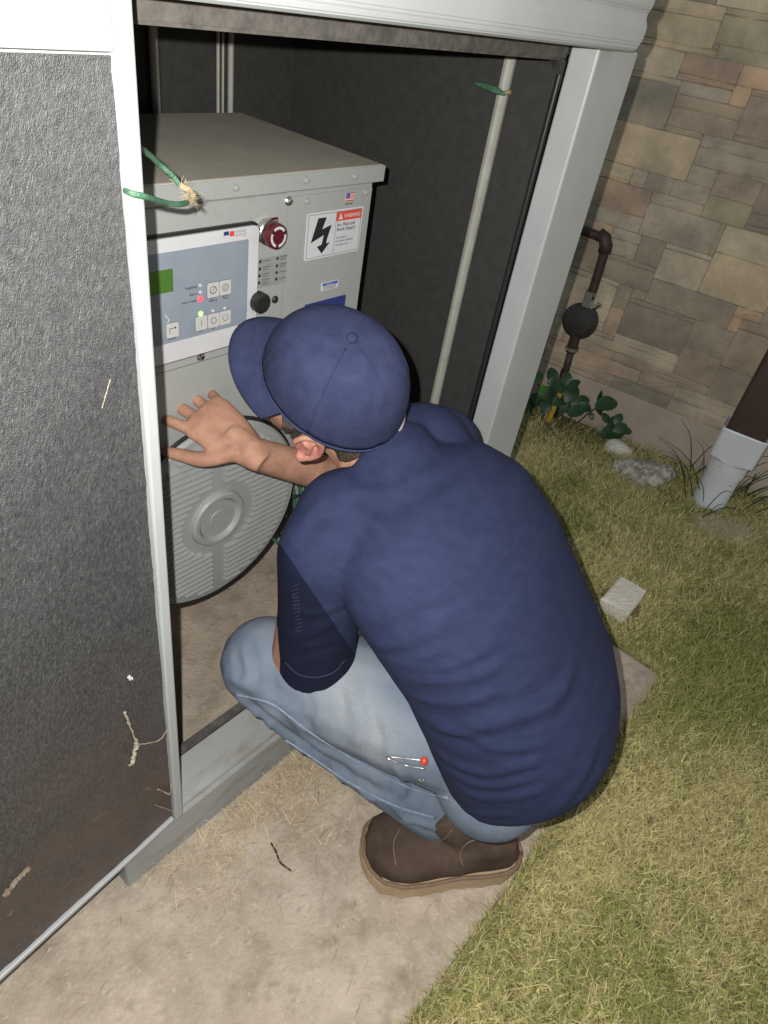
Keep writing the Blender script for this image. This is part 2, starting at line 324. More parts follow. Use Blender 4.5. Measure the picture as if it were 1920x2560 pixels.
vv = []; 
for b in zv:
    for a in sv: vv.append(dpt(a, b, -0.0035 + 0.0012 * math.sin(a * 31 + b * 11) * math.sin(b * 23) + rng.normal() * 0.0005))
ff = [[j * NU + i, j * NU + i + 1, (j + 1) * NU + i + 1, (j + 1) * NU + i] for j in range(NV - 1) for i in range(NU - 1)]
vv, ff = fixn(vv, ff); mk('foam_lining', vv, ff, m_foam, door, smooth=True)
for nme, a in (('door_edge', (0.0, 0.018, DZ0, DZ1, -0.036, 0.006)), ('top_rail', (0.0195, 0.80, DZ1 - 0.047, DZ1, -0.036, 0.0045)), ('bottom_edge', (0.0195, 0.80, DZ0, DZ0 + 0.011, -0.036, 0.004))):
    v, f = fixn(*dbox(*a, bev=0.003)); mk(nme, v, f, m_grey, door)
mk('corner_seal', *fixn(*CORNER), m_black, enc)
# lint, web and mud caught on the lining
def strip_on_door(name, pts, r, m):
    P = []
    for (u, vpx) in pts:
        d = ray(u, vpx); n = dn; p0 = dpt(0, 0, -0.001); t = ((p0 - C) @ n) / (d @ n); P.append(C + d * t)
    P = spline(P, 18) + rng.normal(size=(18, 3)) * r * 0.35
    v, f = tube(P, r * (0.5 + rng.random(18)), 6); return mk(name, v, f, m, door)
strip_on_door('web_lint', [(313, 1782), (322, 1810), (341, 1853), (345, 1866)], 0.0016, m_cobweb)
strip_on_door('web_lint', [(341, 1858), (338, 1880), (326, 1915)], 0.0034, m_cobweb)
strip_on_door('web_lint', [(345, 1862), (370, 1858), (398, 1850), (418, 1825)], 0.0008, m_cobweb)
strip_on_door('web_lint', [(430, 1930), (428, 1960), (424, 1985), (395, 1972)], 0.0013, m_cobweb)
strip_on_door('web_lint', [(388, 2012), (410, 2020), (438, 2030)], 0.0007, m_cobweb)
strip_on_door('web_lint', [(322, 1692), (328, 1698)], 0.002, m_white)
strip_on_door('web_lint', [(276, 948), (262, 995), (255, 1020)], 0.0005, m_cobweb)
strip_on_door('mud_splash', [(10, 2240), (40, 2200), (72, 2168)], 0.0035, mat('dried_mud', (0.17, 0.13, 0.10, 1), (0.25, 0.2, 0.15, 1), 90, rough=1.0))

# ================================================================== GENERATOR inside
YB = 0.90
gen = thing('generator', (0.70, 1.05, 0), 'grey control cabinet and louvred round alternator cover inside the enclosure', 'generator')
bx0, bx1, bz0, bz1 = 0.36, 1.055, 0.60, 1.20
cab = box('control_cabinet', (bx0, YB, bz0), (bx1, 1.29, bz1), m_box, gen, 0.004)
# lid: dusty top sheet with turned-down front lip
v, f = boxg((bx0 - 0.012, YB - 0.010, 1.196), (1.0685, 1.302, 1.2242), 0.003); lid = mk('lid', v, f, m_dusty, gen)
v, f = boxg((bx0 - 0.013, YB - 0.0125, 1.1955), (1.0695, YB - 0.0101, 1.2232), 0.001, 1); mk('lid_lip', v, f, m_box, lid)
def PY(u, v, y=YB): p = py(u, v, y); return p[0], p[2]
def plate(name, x0, x1, z0, z1, y, th, r, m, parent, skew=0.0):
    r = min(r, (x1 - x0) / 2.01, (z1 - z0) / 2.01); pts = []
    for cx, cz, a0 in ((x1 - r, z1 - r, 0), (x0 + r, z1 - r, 90), (x0 + r, z0 + r, 180), (x1 - r, z0 + r, 270)):
        for k in range(5 if r > 1e-5 else 1):
            a = math.radians(a0 + 22.5 * k); pts.append((cx + r * math.cos(a), cz + r * math.sin(a)))
    n = len(pts); V = [(a, y - th, b) for a, b in pts] + [(a, y, b) for a, b in pts]
    f = [list(range(n))[::-1]] + [[i, (i + 1) % n, n + (i + 1) % n, n + i] for i in range(n)]
    V, f = fixn(V, f); return mk(name, V, f, m, parent)
def poly(name, pts, y, m, parent):
    V = [(a, y, b) for a, b in pts]; me = mk(name, V, [list(range(len(V)))], m, parent); return me
def lettering(text, x, z, h, y, m, parent, wmax=None, align='LEFT', bold=0.0):
    c = bpy.data.curves.new('t', 'FONT'); c.body = text; c.size = 1.0; c.align_x = align; c.offset = bold
    o = bpy.data.objects.new('t', c); col.objects.link(o); dg = bpy.context.evaluated_depsgraph_get(); dg.update()
    me = bpy.data.meshes.new_from_object(o.evaluated_get(dg)); v = np.array([q.co[:] for q in me.vertices]); f = [list(p.vertices) for p in me.polygons]
    bpy.data.objects.remove(o); bpy.data.curves.remove(c); bpy.data.meshes.remove(me)
    sx = h / 0.72
    if wmax: sx = min(sx, wmax / max(1e-6, v[:, 0].max() - v[:, 0].min()))
    V = np.c_[x + v[:, 0] * sx, np.full(len(v), y), z + v[:, 1] * h / 0.72]; return mk('lettering', V, f, m, parent)
# seam lines / face sheets
xL = 0.50
_, zs = PY(640, 497); plate('face_sheet', bx0 + 0.004, PY(716, 500)[0], bz0 + 0.004, PY(500, 506)[1], YB, 0.0025, 0.002, m_box, cab)
plate('face_sheet', PY(716, 500)[0] + 0.003, bx1 - 0.004, bz0 + 0.004, PY(760, 487)[1], YB, 0.0022, 0.002, m_box, cab)
YF = YB - 0.0026
# control panel
pr, ptz = PY(636, 556); pbz = PY(555, 859)[1]; pl = 0.47
panel = plate('control_panel', pl, pr, pbz, ptz, YF, 0.010, 0.011, m_white, gen)
plate('panel_gasket', pl - 0.003, pr + 0.0035, pbz - 0.0035, ptz + 0.0045, YF, 0.006, 0.013, m_wireb, panel)
YP = YF - 0.0104
ox1 = PY(621, 610, YP)[0]; oz1 = PY(600, 601, YP)[1]; oz0 = PY(520, 832, YP)[1]
plate('overlay', pl + 0.012, ox1, oz0, oz1, YP, 0.0006, 0.002, m_overlay, panel)
YO = YP - 0.0010
lx, lz1 = PY(431, 671, YO); lz0 = PY(432, 728, YO)[1]; plate('display', lx - 0.05, lx, lz0, lz1, YO, 0.0006, 0.001, m_lcd, panel)
# emblem
ex, ez1 = PY(560, 580, YO); ex2, ez0 = PY(592, 591, YO)
a = PY(560, 592, YO); b = PY(573, 578, YO); plate('emblem_square', a[0], b[0] - 0.0006, a[1] - 0.0008, b[1], YO + 0.0003, 0.0005, 0, m_navyp, panel)
plate('emblem_bar', a[0], b[0] - 0.0006, a[1] - 0.0008, a[1] + 0.0016, YO - 0.0003, 0.0003, 0, m_white, panel)
a = PY(574, 590, YO); b = PY(586, 577, YO); plate('emblem_square', a[0] + 0.0004, b[0], a[1] - 0.0008, b[1], YO + 0.0003, 0.0005, 0, m_red, panel)
m_logo = mat('logo_ink', (0.27, 0.235, 0.23, 1), rough=0.5)
a = PY(588, 583, YO); lettering('onsite', a[0] + 0.0008, a[1], 0.0062, YO, m_logo, panel, 0.03); a = PY(587, 591, YO); lettering('energy', a[0] + 0.0008, a[1] - 0.0006, 0.0062, YO, m_logo, panel, 0.03)
# keys: crop pixels -> photo pixels (scale 0.19288, origin 400,520)
def kp(x, y): return 400 + x * 0.19288, 520 + y * 0.19288
def key(x0, y0, x1, y1):
    a = PY(*kp(x0, y1), YO); b = PY(*kp(x1, y0), YO); c = PY(*kp((x0 + x1) / 2, (y0 + y1) / 2), YO); h = 0.0115
    plate('key_border', c[0] - h - 0.0008, c[0] + h + 0.0008, c[1] - h * 1.06 - 0.0008, c[1] + h * 1.06 + 0.0008, YO, 0.0004, 0.003, m_inkg, panel)
    k = plate('key', c[0] - h, c[0] + h, c[1] - h * 1.06, c[1] + h * 1.06, YO, 0.0012, 0.0026, m_key, panel); return k, c
def ring(name, c, r0, r1, y, m, parent, a0=0, a1=360, n=28):
    t = np.radians(np.linspace(a0, a1, n)); V = [(c[0] + r1 * math.cos(q), y, c[1] + r1 * math.sin(q)) for q in t] + [(c[0] + r0 * math.cos(q), y, c[1] + r0 * math.sin(q)) for q in t]
    return mk(name, V, [[i, n + i, n + i + 1, i + 1] for i in range(n - 1)], m, parent)
def dot(name, c, r, y, th, m, parent, n=16):
    V = [(c[0] + r * math.cos(2 * math.pi * k / n), y, c[1] + r * math.sin(2 * math.pi * k / n)) for k in range(n)]
    V += [(c[0] + 0.75 * r * math.cos(2 * math.pi * k / n), y - th, c[1] + 0.75 * r * math.sin(2 * math.pi * k / n)) for k in range(n)]
    f = [[k, (k + 1) % n, n + (k + 1) % n, n + k] for k in range(n)] + [[n + k for k in range(n)]]; V, f = fixn(V, f)
    return mk(name, V, f, m, parent, smooth=False)
YK = YO - 0.0015
k, c = key(627, 990, 742, 1130); ring('key_symbol', c, 0.0055, 0.0066, YK, m_ink, panel); poly('key_symbol', [(c[0] - 0.004, c[1] - 0.0045), (c[0] - 0.0032, c[1] - 0.005), (c[0] + 0.004, c[1] + 0.0045), (c[0] + 0.0032, c[1] + 0.005)], YK, m_ink, panel)
k, c = key(785, 957, 897, 1097); ring('key_symbol', c, 0.0055, 0.0064, YK, m_ink, panel); ring('key_symbol', c, 0.0028, 0.0035, YK, m_ink, panel)
k, c = key(478, 1420, 588, 1560); poly('key_symbol', [(c[0] - 0.0005, c[1] - 0.005), (c[0] + 0.0005, c[1] - 0.005), (c[0] + 0.0005, c[1] + 0.005), (c[0] - 0.0005, c[1] + 0.005)], YK, m_ink, panel)
k, c = key(638, 1385, 744, 1525); ring('key_symbol', c, 0.0046, 0.0056, YK, m_ink, panel)
k, c = key(787, 1350, 894, 1485); ring('key_symbol', c, 0.0046, 0.0056, YK, m_inkg, panel, 110, 430)
k, c = key(102, 1510, 215, 1652); poly('key_symbol', [(c[0] - 0.006, c[1] - 0.005), (c[0] - 0.005, c[1] - 0.005), (c[0] - 0.005, c[1] + 0.003), (c[0] + 0.005, c[1] + 0.003), (c[0] + 0.005, c[1] + 0.004), (c[0] - 0.006, c[1] + 0.004)], YK, m_ink, panel); dot('key_symbol', (c[0] + 0.005, c[1] + 0.0035), 0.0016, YK, 0.0002, m_ink, panel)
def cap_text(t, x, y, wd=0.022, hh=0.0042):
    a = PY(*kp(x, y), YO); lettering(t, a[0], a[1] - hh / 2, hh, YO + 0.0002, m_ink, panel, wd, 'CENTER', 0.01)
cap_text('Alarm', 687, 1158); cap_text('Silence', 690, 1195); cap_text('Lamp', 845, 1125); cap_text('Test', 845, 1160)
cap_text('Run', 530, 1590); cap_text('Off', 688, 1555); cap_text('Home', 158, 1690)
for tx, y0 in (('Supplying', 1015), ('Alarm', 1108), ('Not In Auto', 1195)):
    a = PY(*kp(480, y0), YO); lettering(tx, a[0], a[1] - 0.002, 0.0042, YO + 0.0002, m_ink, panel, 0.028, 'RIGHT', 0.01)
for (x, y, r, m) in ((520, 1003, 0.0028, m_ledo), (523, 1090, 0.0028, m_ledo), (524, 1180, 0.0052, m_ledr), (528, 1372, 0.0048, m_ledg), (685, 1332, 0.0028, m_ledo), (838, 1298, 0.0028, m_ledo)):
    dot('indicator_lamp', PY(*kp(x, y), YO), r, YO, 0.0014, m, panel)
a = PY(*kp(105, 1455), YO)
poly('arrow_mark', [(a[0] - 0.006, a[1] + 0.010), (a[0] - 0.004, a[1] + 0.010), (a[0] + 0.003, a[1]), (a[0] - 0.004, a[1] - 0.010), (a[0] - 0.006, a[1] - 0.010), (a[0] + 0.001, a[1])], YO, m_white, panel)

z_ = PY(424, 925)[1]; poly('sheet_seam', [(bx0 + 0.006, z_), (0.90, z_), (0.90, z_ + 0.0014), (bx0 + 0.006, z_ + 0.0014)], YF - 0.0003, m_inkg, cab)
# emergency stop
ec = PY(690, 590, YB - 0.03)
def cyl_y(name, c, rs, ys, m, parent, n=32, smooth=True):
    V, f = loft([np.array([(c[0] + r * math.cos(2 * math.pi * k / n), y, c[1] + r * math.sin(2 * math.pi * k / n)) for k in range(n)]) for r, y in zip(rs, ys)]); V, f = fixn(V, f)
    return mk(name, V, f, m, parent, smooth=False)
e0 = PY(661, 570); e1 = PY(692, 541)
tagp = plate('stop_tag', e0[0] - 0.0005, e1[0], PY(662, 590)[1], e1[1], YF, 0.0012, 0.001, m_estop, gen); lettering('EMERG STOP', e0[0] + 0.002, e1[1] - 0.008, 0.0045, YF - 0.0016, m_white, tagp, 0.022)
ec0 = (ec[0], ec[1])
es = cyl_y('stop_button', ec0, [0.014, 0.014, 0.020, 0.0215, 0.0205, 0.017], [YF, YB - 0.018, YB - 0.019, YB - 0.026, YB - 0.034, YB - 0.036], m_estop, gen)
cyl_y('stop_collar', ec0, [0.021, 0.021, 0.0185], [YF, YB - 0.013, YB - 0.015], m_chrome, es)
for a0 in (35, 155, 275): ring('arrow_mark', ec0, 0.0125, 0.0168, YB - 0.0364, m_white, es, a0, a0 + 95, 14)
# key switch and blanking plug
cyl_y('key_switch', PY(652, 757, YB - 0.02), [0.0155, 0.0155, 0.018, 0.018, 0.013], [YF, YB - 0.008, YB - 0.01, YB - 0.024, YB - 0.026], m_wireb, gen)
cyl_y('blanking_plug', PY(686, 748, YB - 0.002), [0.0068, 0.0068, 0.005], [YF, YB - 0.005, YB - 0.007], m_ink, gen)
# indicator plate with eight dots and unreadable captions
i0 = PY(645, 715); i1 = PY(720, 640)
m_iplate = mat('indicator_plate', (0.23, 0.24, 0.235, 1), rough=0.5)
ip = plate('indicator_plate', PY(640, 700)[0] + 0.002, PY(716, 660)[0] - 0.004, PY(680, 711)[1], PY(680, 640)[1], YF, 0.0012, 0.001, m_iplate, gen)
for (x0, y0, n) in ((150, 1045, 1), (145, 1135, 2), (140, 1218, 2), (135, 1303, 3), (360, 1005, 2), (352, 1095, 2), (348, 1178, 1), (345, 1258, 1)):
    u, v_ = 620 + x0 * 0.2049, 440 + y0 * 0.2049; a = PY(u, v_, YF - 0.0012); dot('indicator_lamp', a, 0.003, YF - 0.0012, 0.001, m_ink, ip, 10)
    for j in range(n):
        zz = a[1] + (n - 1) * 0.002 - j * 0.0042; L = 0.017 - 0.004 * (j % 2)
        poly('caption', [(a[0] + 0.006, zz - 0.0009), (a[0] + 0.006 + L, zz - 0.0009), (a[0] + 0.006 + L, zz + 0.0009), (a[0] + 0.006, zz + 0.0009)], YF - 0.0016, m_inkg, ip)
# warning sign
YW = YF - 0.0001
def wp(x, y): return PY(620 + x * 0.2049, 440 + y * 0.2049, YW)
w0x = (wp(715, 460)[0] + wp(680, 1050)[0]) / 2; w1x = (wp(1395, 365)[0] + wp(1350, 900)[0]) / 2
w1z = wp(1050, 412)[1]; w0z = wp(1000, 975)[1]
sign = plate('warning_sign', w0x, w1x, w0z, w1z, YW, 0.0012, 0.004, m_white, gen); YS = YW - 0.0016
sw, sh = w1x - w0x, w1z - w0z
def sq(u, v_): return (w0x + u * sw, w0z + v_ * sh)
def rect(name, u0, v0, u1, v1, m, y=YS): return poly(name, [sq(u0, v0), sq(u1, v0), sq(u1, v1), sq(u0, v1)], y, m, sign)
for r_ in ((0.025, 0.04, 0.975, 0.05), (0.025, 0.95, 0.975, 0.96), (0.025, 0.05, 0.032, 0.95), (0.968, 0.05, 0.975, 0.95), (0.505, 0.05, 0.511, 0.95)): rect('sign_border', *r_, m_inkg)
rect('sign_header', 0.512, 0.75, 0.967, 0.948, m_red)
bolt = [(0.19, 0.875), (0.335, 0.875), (0.275, 0.63), (0.435, 0.70), (0.375, 0.40), (0.365, 0.31), (0.435, 0.33), (0.30, 0.10), (0.205, 0.27), (0.285, 0.30), (0.31, 0.50), (0.09, 0.37)]
poly('bolt_symbol', [sq(*q) for q in bolt], YS, m_ink, sign)
poly('alert_triangle', [sq(0.545, 0.785), sq(0.625, 0.785), sq(0.585, 0.92)], YS - 0.0003, m_white, sign)
def st(t, u, v_, h, wmax, m=m_ink, y=YS, bold=0.0): p = sq(u, v_); lettering(t, p[0], p[1], h * sh, y, m, sign, wmax * sw, 'LEFT', bold)
st('WARNING', 0.645, 0.805, 0.085, 0.30, m_white, YS - 0.0003, 0.012)
st('Arc Flash and', 0.535, 0.635, 0.075, 0.42, bold=0.012); st('Shock Hazard', 0.535, 0.535, 0.075, 0.42, bold=0.012)
st('Turn genset', 0.535, 0.37, 0.05, 0.30); st('controller off before', 0.535, 0.29, 0.05, 0.42); st('servicing cover.', 0.535, 0.21, 0.05, 0.34)
# flag sticker
f0 = wp(1185, 310); f1 = wp(1300, 195); fx0, fx1, fz0, fz1 = f0[0], f1[0], f0[1], f1[1]
flag = plate('flag_sticker', fx0, fx1, fz0, fz1, YW, 0.0008, 0, m_white, gen)
for k in range(4):
    z0 = fz0 + (fz1 - fz0) * (2 * k) / 7; poly('stripe', [(fx0, z0), (fx1, z0), (fx1, z0 + (fz1 - fz0) / 7), (fx0, z0 + (fz1 - fz0) / 7)], YW - 0.0011, m_red, flag)
poly('canton', [(fx0, fz0 + (fz1 - fz0) * 0.43), (fx0 + (fx1 - fx0) * 0.45, fz0 + (fz1 - fz0) * 0.43), (fx0 + (fx1 - fx0) * 0.45, fz1), (fx0, fz1)], YW - 0.0014, m_blue, flag)
poly('caption', [(fx0 + 0.001, fz0 - 0.006), (fx1 - 0.002, fz0 - 0.006), (fx1 - 0.002, fz0 - 0.0035), (fx0 + 0.001, fz0 - 0.0035)], YW - 0.0005, m_inkg, flag)
# blue notice label, navy plate
n0 = wp(880, 1420); n1 = wp(1105, 1245)
nl = plate('notice_label', n0[0], n1[0], n0[1] + 0.002, n1[1] - 0.002, YW, 0.001, 0.003, m_white, gen)
nx, nw, nz, nh = n0[0], n1[0] - n0[0], n0[1] + 0.002, n1[1] - n0[1] - 0.004
poly('label_header', [(nx + 0.08 * nw, nz + 0.58 * nh), (nx + 0.94 * nw, nz + 0.58 * nh), (nx + 0.94 * nw, nz + 0.92 * nh), (nx + 0.08 * nw, nz + 0.92 * nh)], YW - 0.0014, m_blue, nl)
lettering('NOTICE', nx + 0.28 * nw, nz + 0.65 * nh, 0.2 * nh, YW - 0.0017, m_white, nl, 0.55 * nw)
for q in (0.42, 0.28, 0.14): poly('caption', [(nx + 0.12 * nw, nz + q * nh), (nx + 0.86 * nw, nz + q * nh), (nx + 0.86 * nw, nz + (q + 0.06) * nh), (nx + 0.12 * nw, nz + (q + 0.06) * nh)], YW - 0.0014, m_inkg, nl)
q1 = PY(860, 735); plate('breaker_plate', q1[0] - 0.11, q1[0], q1[1] - 0.075, q1[1], YW, 0.003, 0.001, m_navyp, gen)
# screws
V, f = loft([np.array([(r * math.cos(2 * math.pi * k / 10), y, r * math.sin(2 * math.pi * k / 10)) for k in range(10)]) for r, y in ((0.0078, 0.0), (0.0078, -0.002), (0.0055, -0.002), (0.0052, -0.0065), (0.003, -0.0075))]); V, f = fixn(V, f)
screw_me = shared('screw', V, f, m_chrome); hidden = shared('lid_screw', V * 0.85, f, m_box)
for (u, v_) in ((587, 468), (764, 450), (885, 440)): p = py(u, v_, YB - 0.013); inst('screw', hidden, p, gen)
for (u, v_) in ((720, 502), (500, 890), (485, 489)): p = py(u, v_, YF); inst('screw', screw_me, p, gen)
for (u, v_) in ((765, 502), (912, 480)): p = py(u, v_, YF); inst('screw', hidden, p, gen)

# alternator end cover with louvres
ac = (0.683, 0.578); YA = 0.885; RA = 0.217
cov = cyl_y('alternator_cover', ac, [RA, RA, RA - 0.006, 0.02], [1.2, YA + 0.006, YA, YA - 0.0005], m_box, gen, 72)
for nm, r0, r1, y0, m in (('cover_rim', RA + 0.001, RA + 0.006, YA + 0.012, m_wireb),):
    t = np.linspace(0, 2 * np.pi, 73)[:-1]; P = np.array([(ac[0] + (RA + 0.003) * math.cos(q), y0, ac[1] + (RA + 0.003) * math.sin(q)) for q in t])
    a = np.linspace(0, 2 * np.pi, 8, endpoint=False); Vr = []; 
    for i, q in enumerate(t):
        for w_ in a: Vr.append((ac[0] + (RA + 0.003 + 0.0045 * math.cos(w_)) * math.cos(q), y0 + 0.0045 * math.sin(w_), ac[1] + (RA + 0.003 + 0.0045 * math.cos(w_)) * math.sin(q)))
    fr = [[i * 8 + j, i * 8 + (j + 1) % 8, ((i + 1) % 72) * 8 + (j + 1) % 8, ((i + 1) % 72) * 8 + j] for i in range(72) for j in range(8)]; mk(nm, Vr, fr, m, cov, smooth=True)
hub = cyl_y('cover_hub', (ac[0], ac[1]), [0.066, 0.064, 0.060, 0.052, 0.046, 0.044, 0.02, 0.019, 0.015], [YA, YA - 0.008, YA - 0.012, YA - 0.012, YA - 0.006, YA - 0.004, YA - 0.004, YA - 0.006, YA - 0.006], m_box, cov, 48)
V, f = boxg((-0.5, -0.5, -0.5), (0.5, 0.5, 0.5), 0); 
bm = bmesh.new(); bmesh.ops.create_cube(bm, size=1); 
for q in bm.verts:
    if q.co.y < 0: q.co.z *= 0.35; q.co.x *= 0.985
    else: q.co.z *= 1.0
V, f = bm_out(bm); louv = shared('louvre', V, f, m_box)
V2 = V.copy(); glint = shared('louvre_end', V2, f, m_chrome)
zz = -0.200
while zz < 0.203:
    ch = math.sqrt(max(0.0, 0.203 ** 2 - (abs(zz) + 0.005) ** 2)) - 0.010
    hz = abs(zz); hr = math.sqrt(max(0, 0.085 ** 2 - hz ** 2)) if hz < 0.085 else 0
    segs = []
    if hr > 0: segs = [(-ch, -hr - 0.004), (hr + 0.006, ch)]
    else: segs = [(-ch, -0.016), (0.016, ch)]
    for a, b in segs:
        if b - a > 0.02: inst('louvre', louv, (ac[0] + (a + b) / 2, YA - 0.0035, ac[1] + zz), cov, (b - a, 0.013, 0.0098))
    zz += 0.0137
# cable bundle beside the cover
def cable(pts, r, m, nm='cable', n=24, parent=gen): v, f = tube(spline(pts, n), r, 8); return mk(nm, v, f, m, parent, smooth=True)
for k, (u0, u1, m, r) in enumerate(((727, 738, m_green, 0.0042), (735, 748, m_wireg, 0.0042), (746, 756, m_green, 0.004), (752, 766, m_wireg, 0.004), (722, 731, m_wireb, 0.0035), (742, 741, m_green, 0.004))):
    cable([py(u0 - 6, 1120, 0.98), py(u0, 1190, 0.965), py((u0 + u1) / 2 + 2, 1238, 0.96), py(u1, 1300, 0.965), py(u1 + 18, 1390, 0.99), py(u1 + 20, 1440, 1.05)], r, m)
cable([py(718, 1246, 0.953), py(745, 1240, 0.945), py(778, 1247, 0.953)], 0.004, m_wireb, 'cable_tie', 10)
cable([py(700, 1275, 0.97), py(725, 1298, 0.96), py(760, 1330, 0.98)], 0.004, m_wireb); cable([py(672, 1325, 0.97), py(700, 1338, 0.965), py(760, 1372, 0.98)], 0.0038, m_wireb); cable([py(665, 1332, 0.98), py(700, 1362, 0.975), py(760, 1410, 0.99)], 0.0045, m_green)
box('alternator_foot', (0.58, 1.32, 0.0), (0.84, 1.44, 0.45), m_box, gen, 0.004)

# ================================================================== GREEN PULL STRAPS
def door_hit(u, v_, h=0.0): d = ray(u, v_); p0 = dpt(0, 0, h); return C + d * (((p0 - C) @ dn) / (d @ dn))
stp = thing('pull_strap', door_hit(340, 485), 'green wire loop threaded through the door edge, with a frayed tan tip', 'strap')
P = [door_hit(314, 476, 0.0), door_hit(330, 484, 0.010), door_hit(365, 492, 0.012), at(410, 506, 0.80), at(445, 511, 0.83), at(468, 507, 0.86)]
v, f = tube(spline(P, 30), 0.0030, 8); mk('wire', v, f, m_green, stp, smooth=True)
P = [at(340, 362, 0.80), at(374, 388, 0.85), at(400, 412, 0.875), at(432, 440, 0.885), at(452, 466, 0.885)]
v, f = tube(spline(P, 30), 0.0032, 8); mk('wire', v, f, m_green, stp, smooth=True)
P = [at(450, 462, 0.885), at(470, 474, 0.885), at(481, 488, 0.88), at(476, 502, 0.87), at(466, 508, 0.86)]
pp = spline(P, 24); fr_ = [tube(pp, 0.0036, 8)]
for k in range(60):
    i = rng.integers(0, 24); d = nrm(rng.normal(size=3)); fr_.append(tube([pp[i], pp[i] + d * 0.006, pp[i] + d * 0.009 + rng.normal(size=3) * 0.003], [0.0005, 0.0004, 0.0002], 3))
v, f = join(fr_); mk('frayed_tip', v, f, m_fray, stp)
s2 = thing('pull_strap', (1.388, 0.873, 1.20), 'short green strap tied round the grey pole inside the enclosure', 'strap')
p0 = np.array([1.388, 0.873, 0]); kz = py(1262, 232, 0.873)[2]
v, f = tube(spline([px(1185, 208, 1.37), px(1215, 216, 1.372), px(1243, 227, 1.368), px(1262, 236, 1.370)], 14), [0.002 + 0.005 * math.sin(math.pi * k / 13) for k in range(14)], 8); mk('wire', v, f, m_green, s2, smooth=True)
v, f = tube([(1.388 + 0.0145 * math.cos(t), 0.873 + 0.0145 * math.sin(t), px(1262, 232, 1.375)[2] + 0.002 * math.sin(3 * t)) for t in np.linspace(0, 6.2, 24)], 0.0042, 6); mk('knot', v, f, m_fray, s2, smooth=True)

# ================================================================== STONE WALL
wd = nrm([0.148, -0.989, 0]); wn = np.array([-0.989, -0.148, 0.0]); W0 = np.array([2.90, 0.78, 0.0])
def wpix(u, v_, off=0.0):
    d = ray(u, v_); p0 = W0 + wn * off; t = ((p0 - C) @ wn) / (d @ wn); p = C + d * t; return (p - W0) @ wd, p[2]
def wpt(s, z, h): return W0 + wd * s + wn * h + np.array([0, 0, z])
wall = thing('stone_wall', W0, 'house wall faced with tan, grey and brown ledge stones', 'wall')
def wbox(s0, s1, z0, z1, h0, h1, bev=0.0):
    v, f = boxg((s0, h0, z0), (s1, h1, z1), bev); return fixn([wpt(a[0], a[2], a[1]) for a in v], f)
v, f = wbox(-1.6, 2.2, -0.03, 3.2, -0.2, -0.011); mk('backing', v, f, m_mortar, wall)
TAN, LTAN, GREY, DGREY, BRN, RED, ORG_, OLV, DRK, PNK = (tuple(1.95 * (0.55 * x + 0.45 * q) for x, q in zip(c, (0.25, 0.205, 0.15))) for c in ((0.36, 0.285, 0.18), (0.34, 0.29, 0.21), (0.235, 0.21, 0.165), (0.15, 0.138, 0.11), (0.215, 0.165, 0.12), (0.235, 0.155, 0.11), (0.36, 0.235, 0.14), (0.205, 0.19, 0.12), (0.105, 0.09, 0.08), (0.30, 0.21, 0.15)))
CA = lambda x, y: (1500 + x * 0.25317, y * 0.25317); CB = lambda x, y: (1340 + x * 0.34961, 480 + y * 0.34961)
ST = [(CA, 570, -330, 1150, 60, DRK), (CA, 1170, -330, 1700, 150, LTAN), (CA, 480, 50, 1130, 470, TAN), (CA, 1230, 150, 1800, 560, OLV), (CA, 330, 400, 760, 790, LTAN), (CA, 810, 490, 1330, 860, RED),
      (CA, 1360, 590, 1800, 930, ORG_), (CA, 210, 730, 640, 1260, DGREY), (CA, 740, 800, 1230, 1040, GREY), (CA, 680, 1030, 1320, 1400, BRN), (CA, 1260, 900, 1800, 1440, BRN), (CA, 60, 1180, 860, 1770, TAN),
      (CA, 985, 1420, 1850, 1850, GREY), (CA, 900, 1690, 1370, 1900, DGREY), (CA, 1400, 1850, 2000, 2080, TAN), (CA, -100, 1560, 270, 1790, TAN), (CA, 270, 1650, 440, 1860, LTAN), (CA, 420, 1690, 680, 1960, GREY),
      (CA, 680, 1820, 1240, 2010, DGREY), (CA, -200, 1790, 600, 2080, RED),
      (CB, 250, 40, 720, 300, GREY), (CB, 810, 60, 1230, 460, GREY), (CB, 1250, 30, 1480, 280, OLV), (CB, 1390, 110, 1900, 340, DRK), (CB, 1330, 290, 1900, 430, LTAN), (CB, 1270, 430, 1640, 870, TAN), (CB, 1640, 560, 2000, 900, BRN),
      (CB, 690, 390, 1250, 640, PNK), (CB, 540, 320, 690, 480, GREY), (CB, 220, 300, 460, 560, BRN), (CB, 480, 470, 790, 700, DGREY), (CB, 130, 590, 740, 830, ORG_), (CB, 770, 600, 1380, 980, DGREY), (CB, 1370, 790, 1600, 940, ORG_),
      (CB, 1180, 870, 1900, 1100, BRN), (CB, 60, 780, 460, 1000, LTAN), (CB, 430, 850, 990, 1060, LTAN), (CB, 410, 980, 580, 1080, OLV), (CB, 60, 1040, 250, 1170, BRN), (CB, 190, 1020, 540, 1220, PNK), (CB, 560, 1060, 1010, 1170, LTAN), (CB, 960, 1020, 1700, 1280, PNK),
      (CB, 40, 1180, 560, 1300, BRN), (CB, 570, 1150, 1210, 1470, BRN), (CB, 1200, 1330, 1900, 1560, PNK), (CB, 490, 1370, 980, 1460, DGREY), (CB, 960, 1480, 1600, 1590, GREY), (CB, -150, 1000, 60, 1170, GREY)]
MATS = {c: stone_mat(c) for c in (TAN, LTAN, GREY, DGREY, BRN, RED, ORG_, OLV, DRK, PNK)}
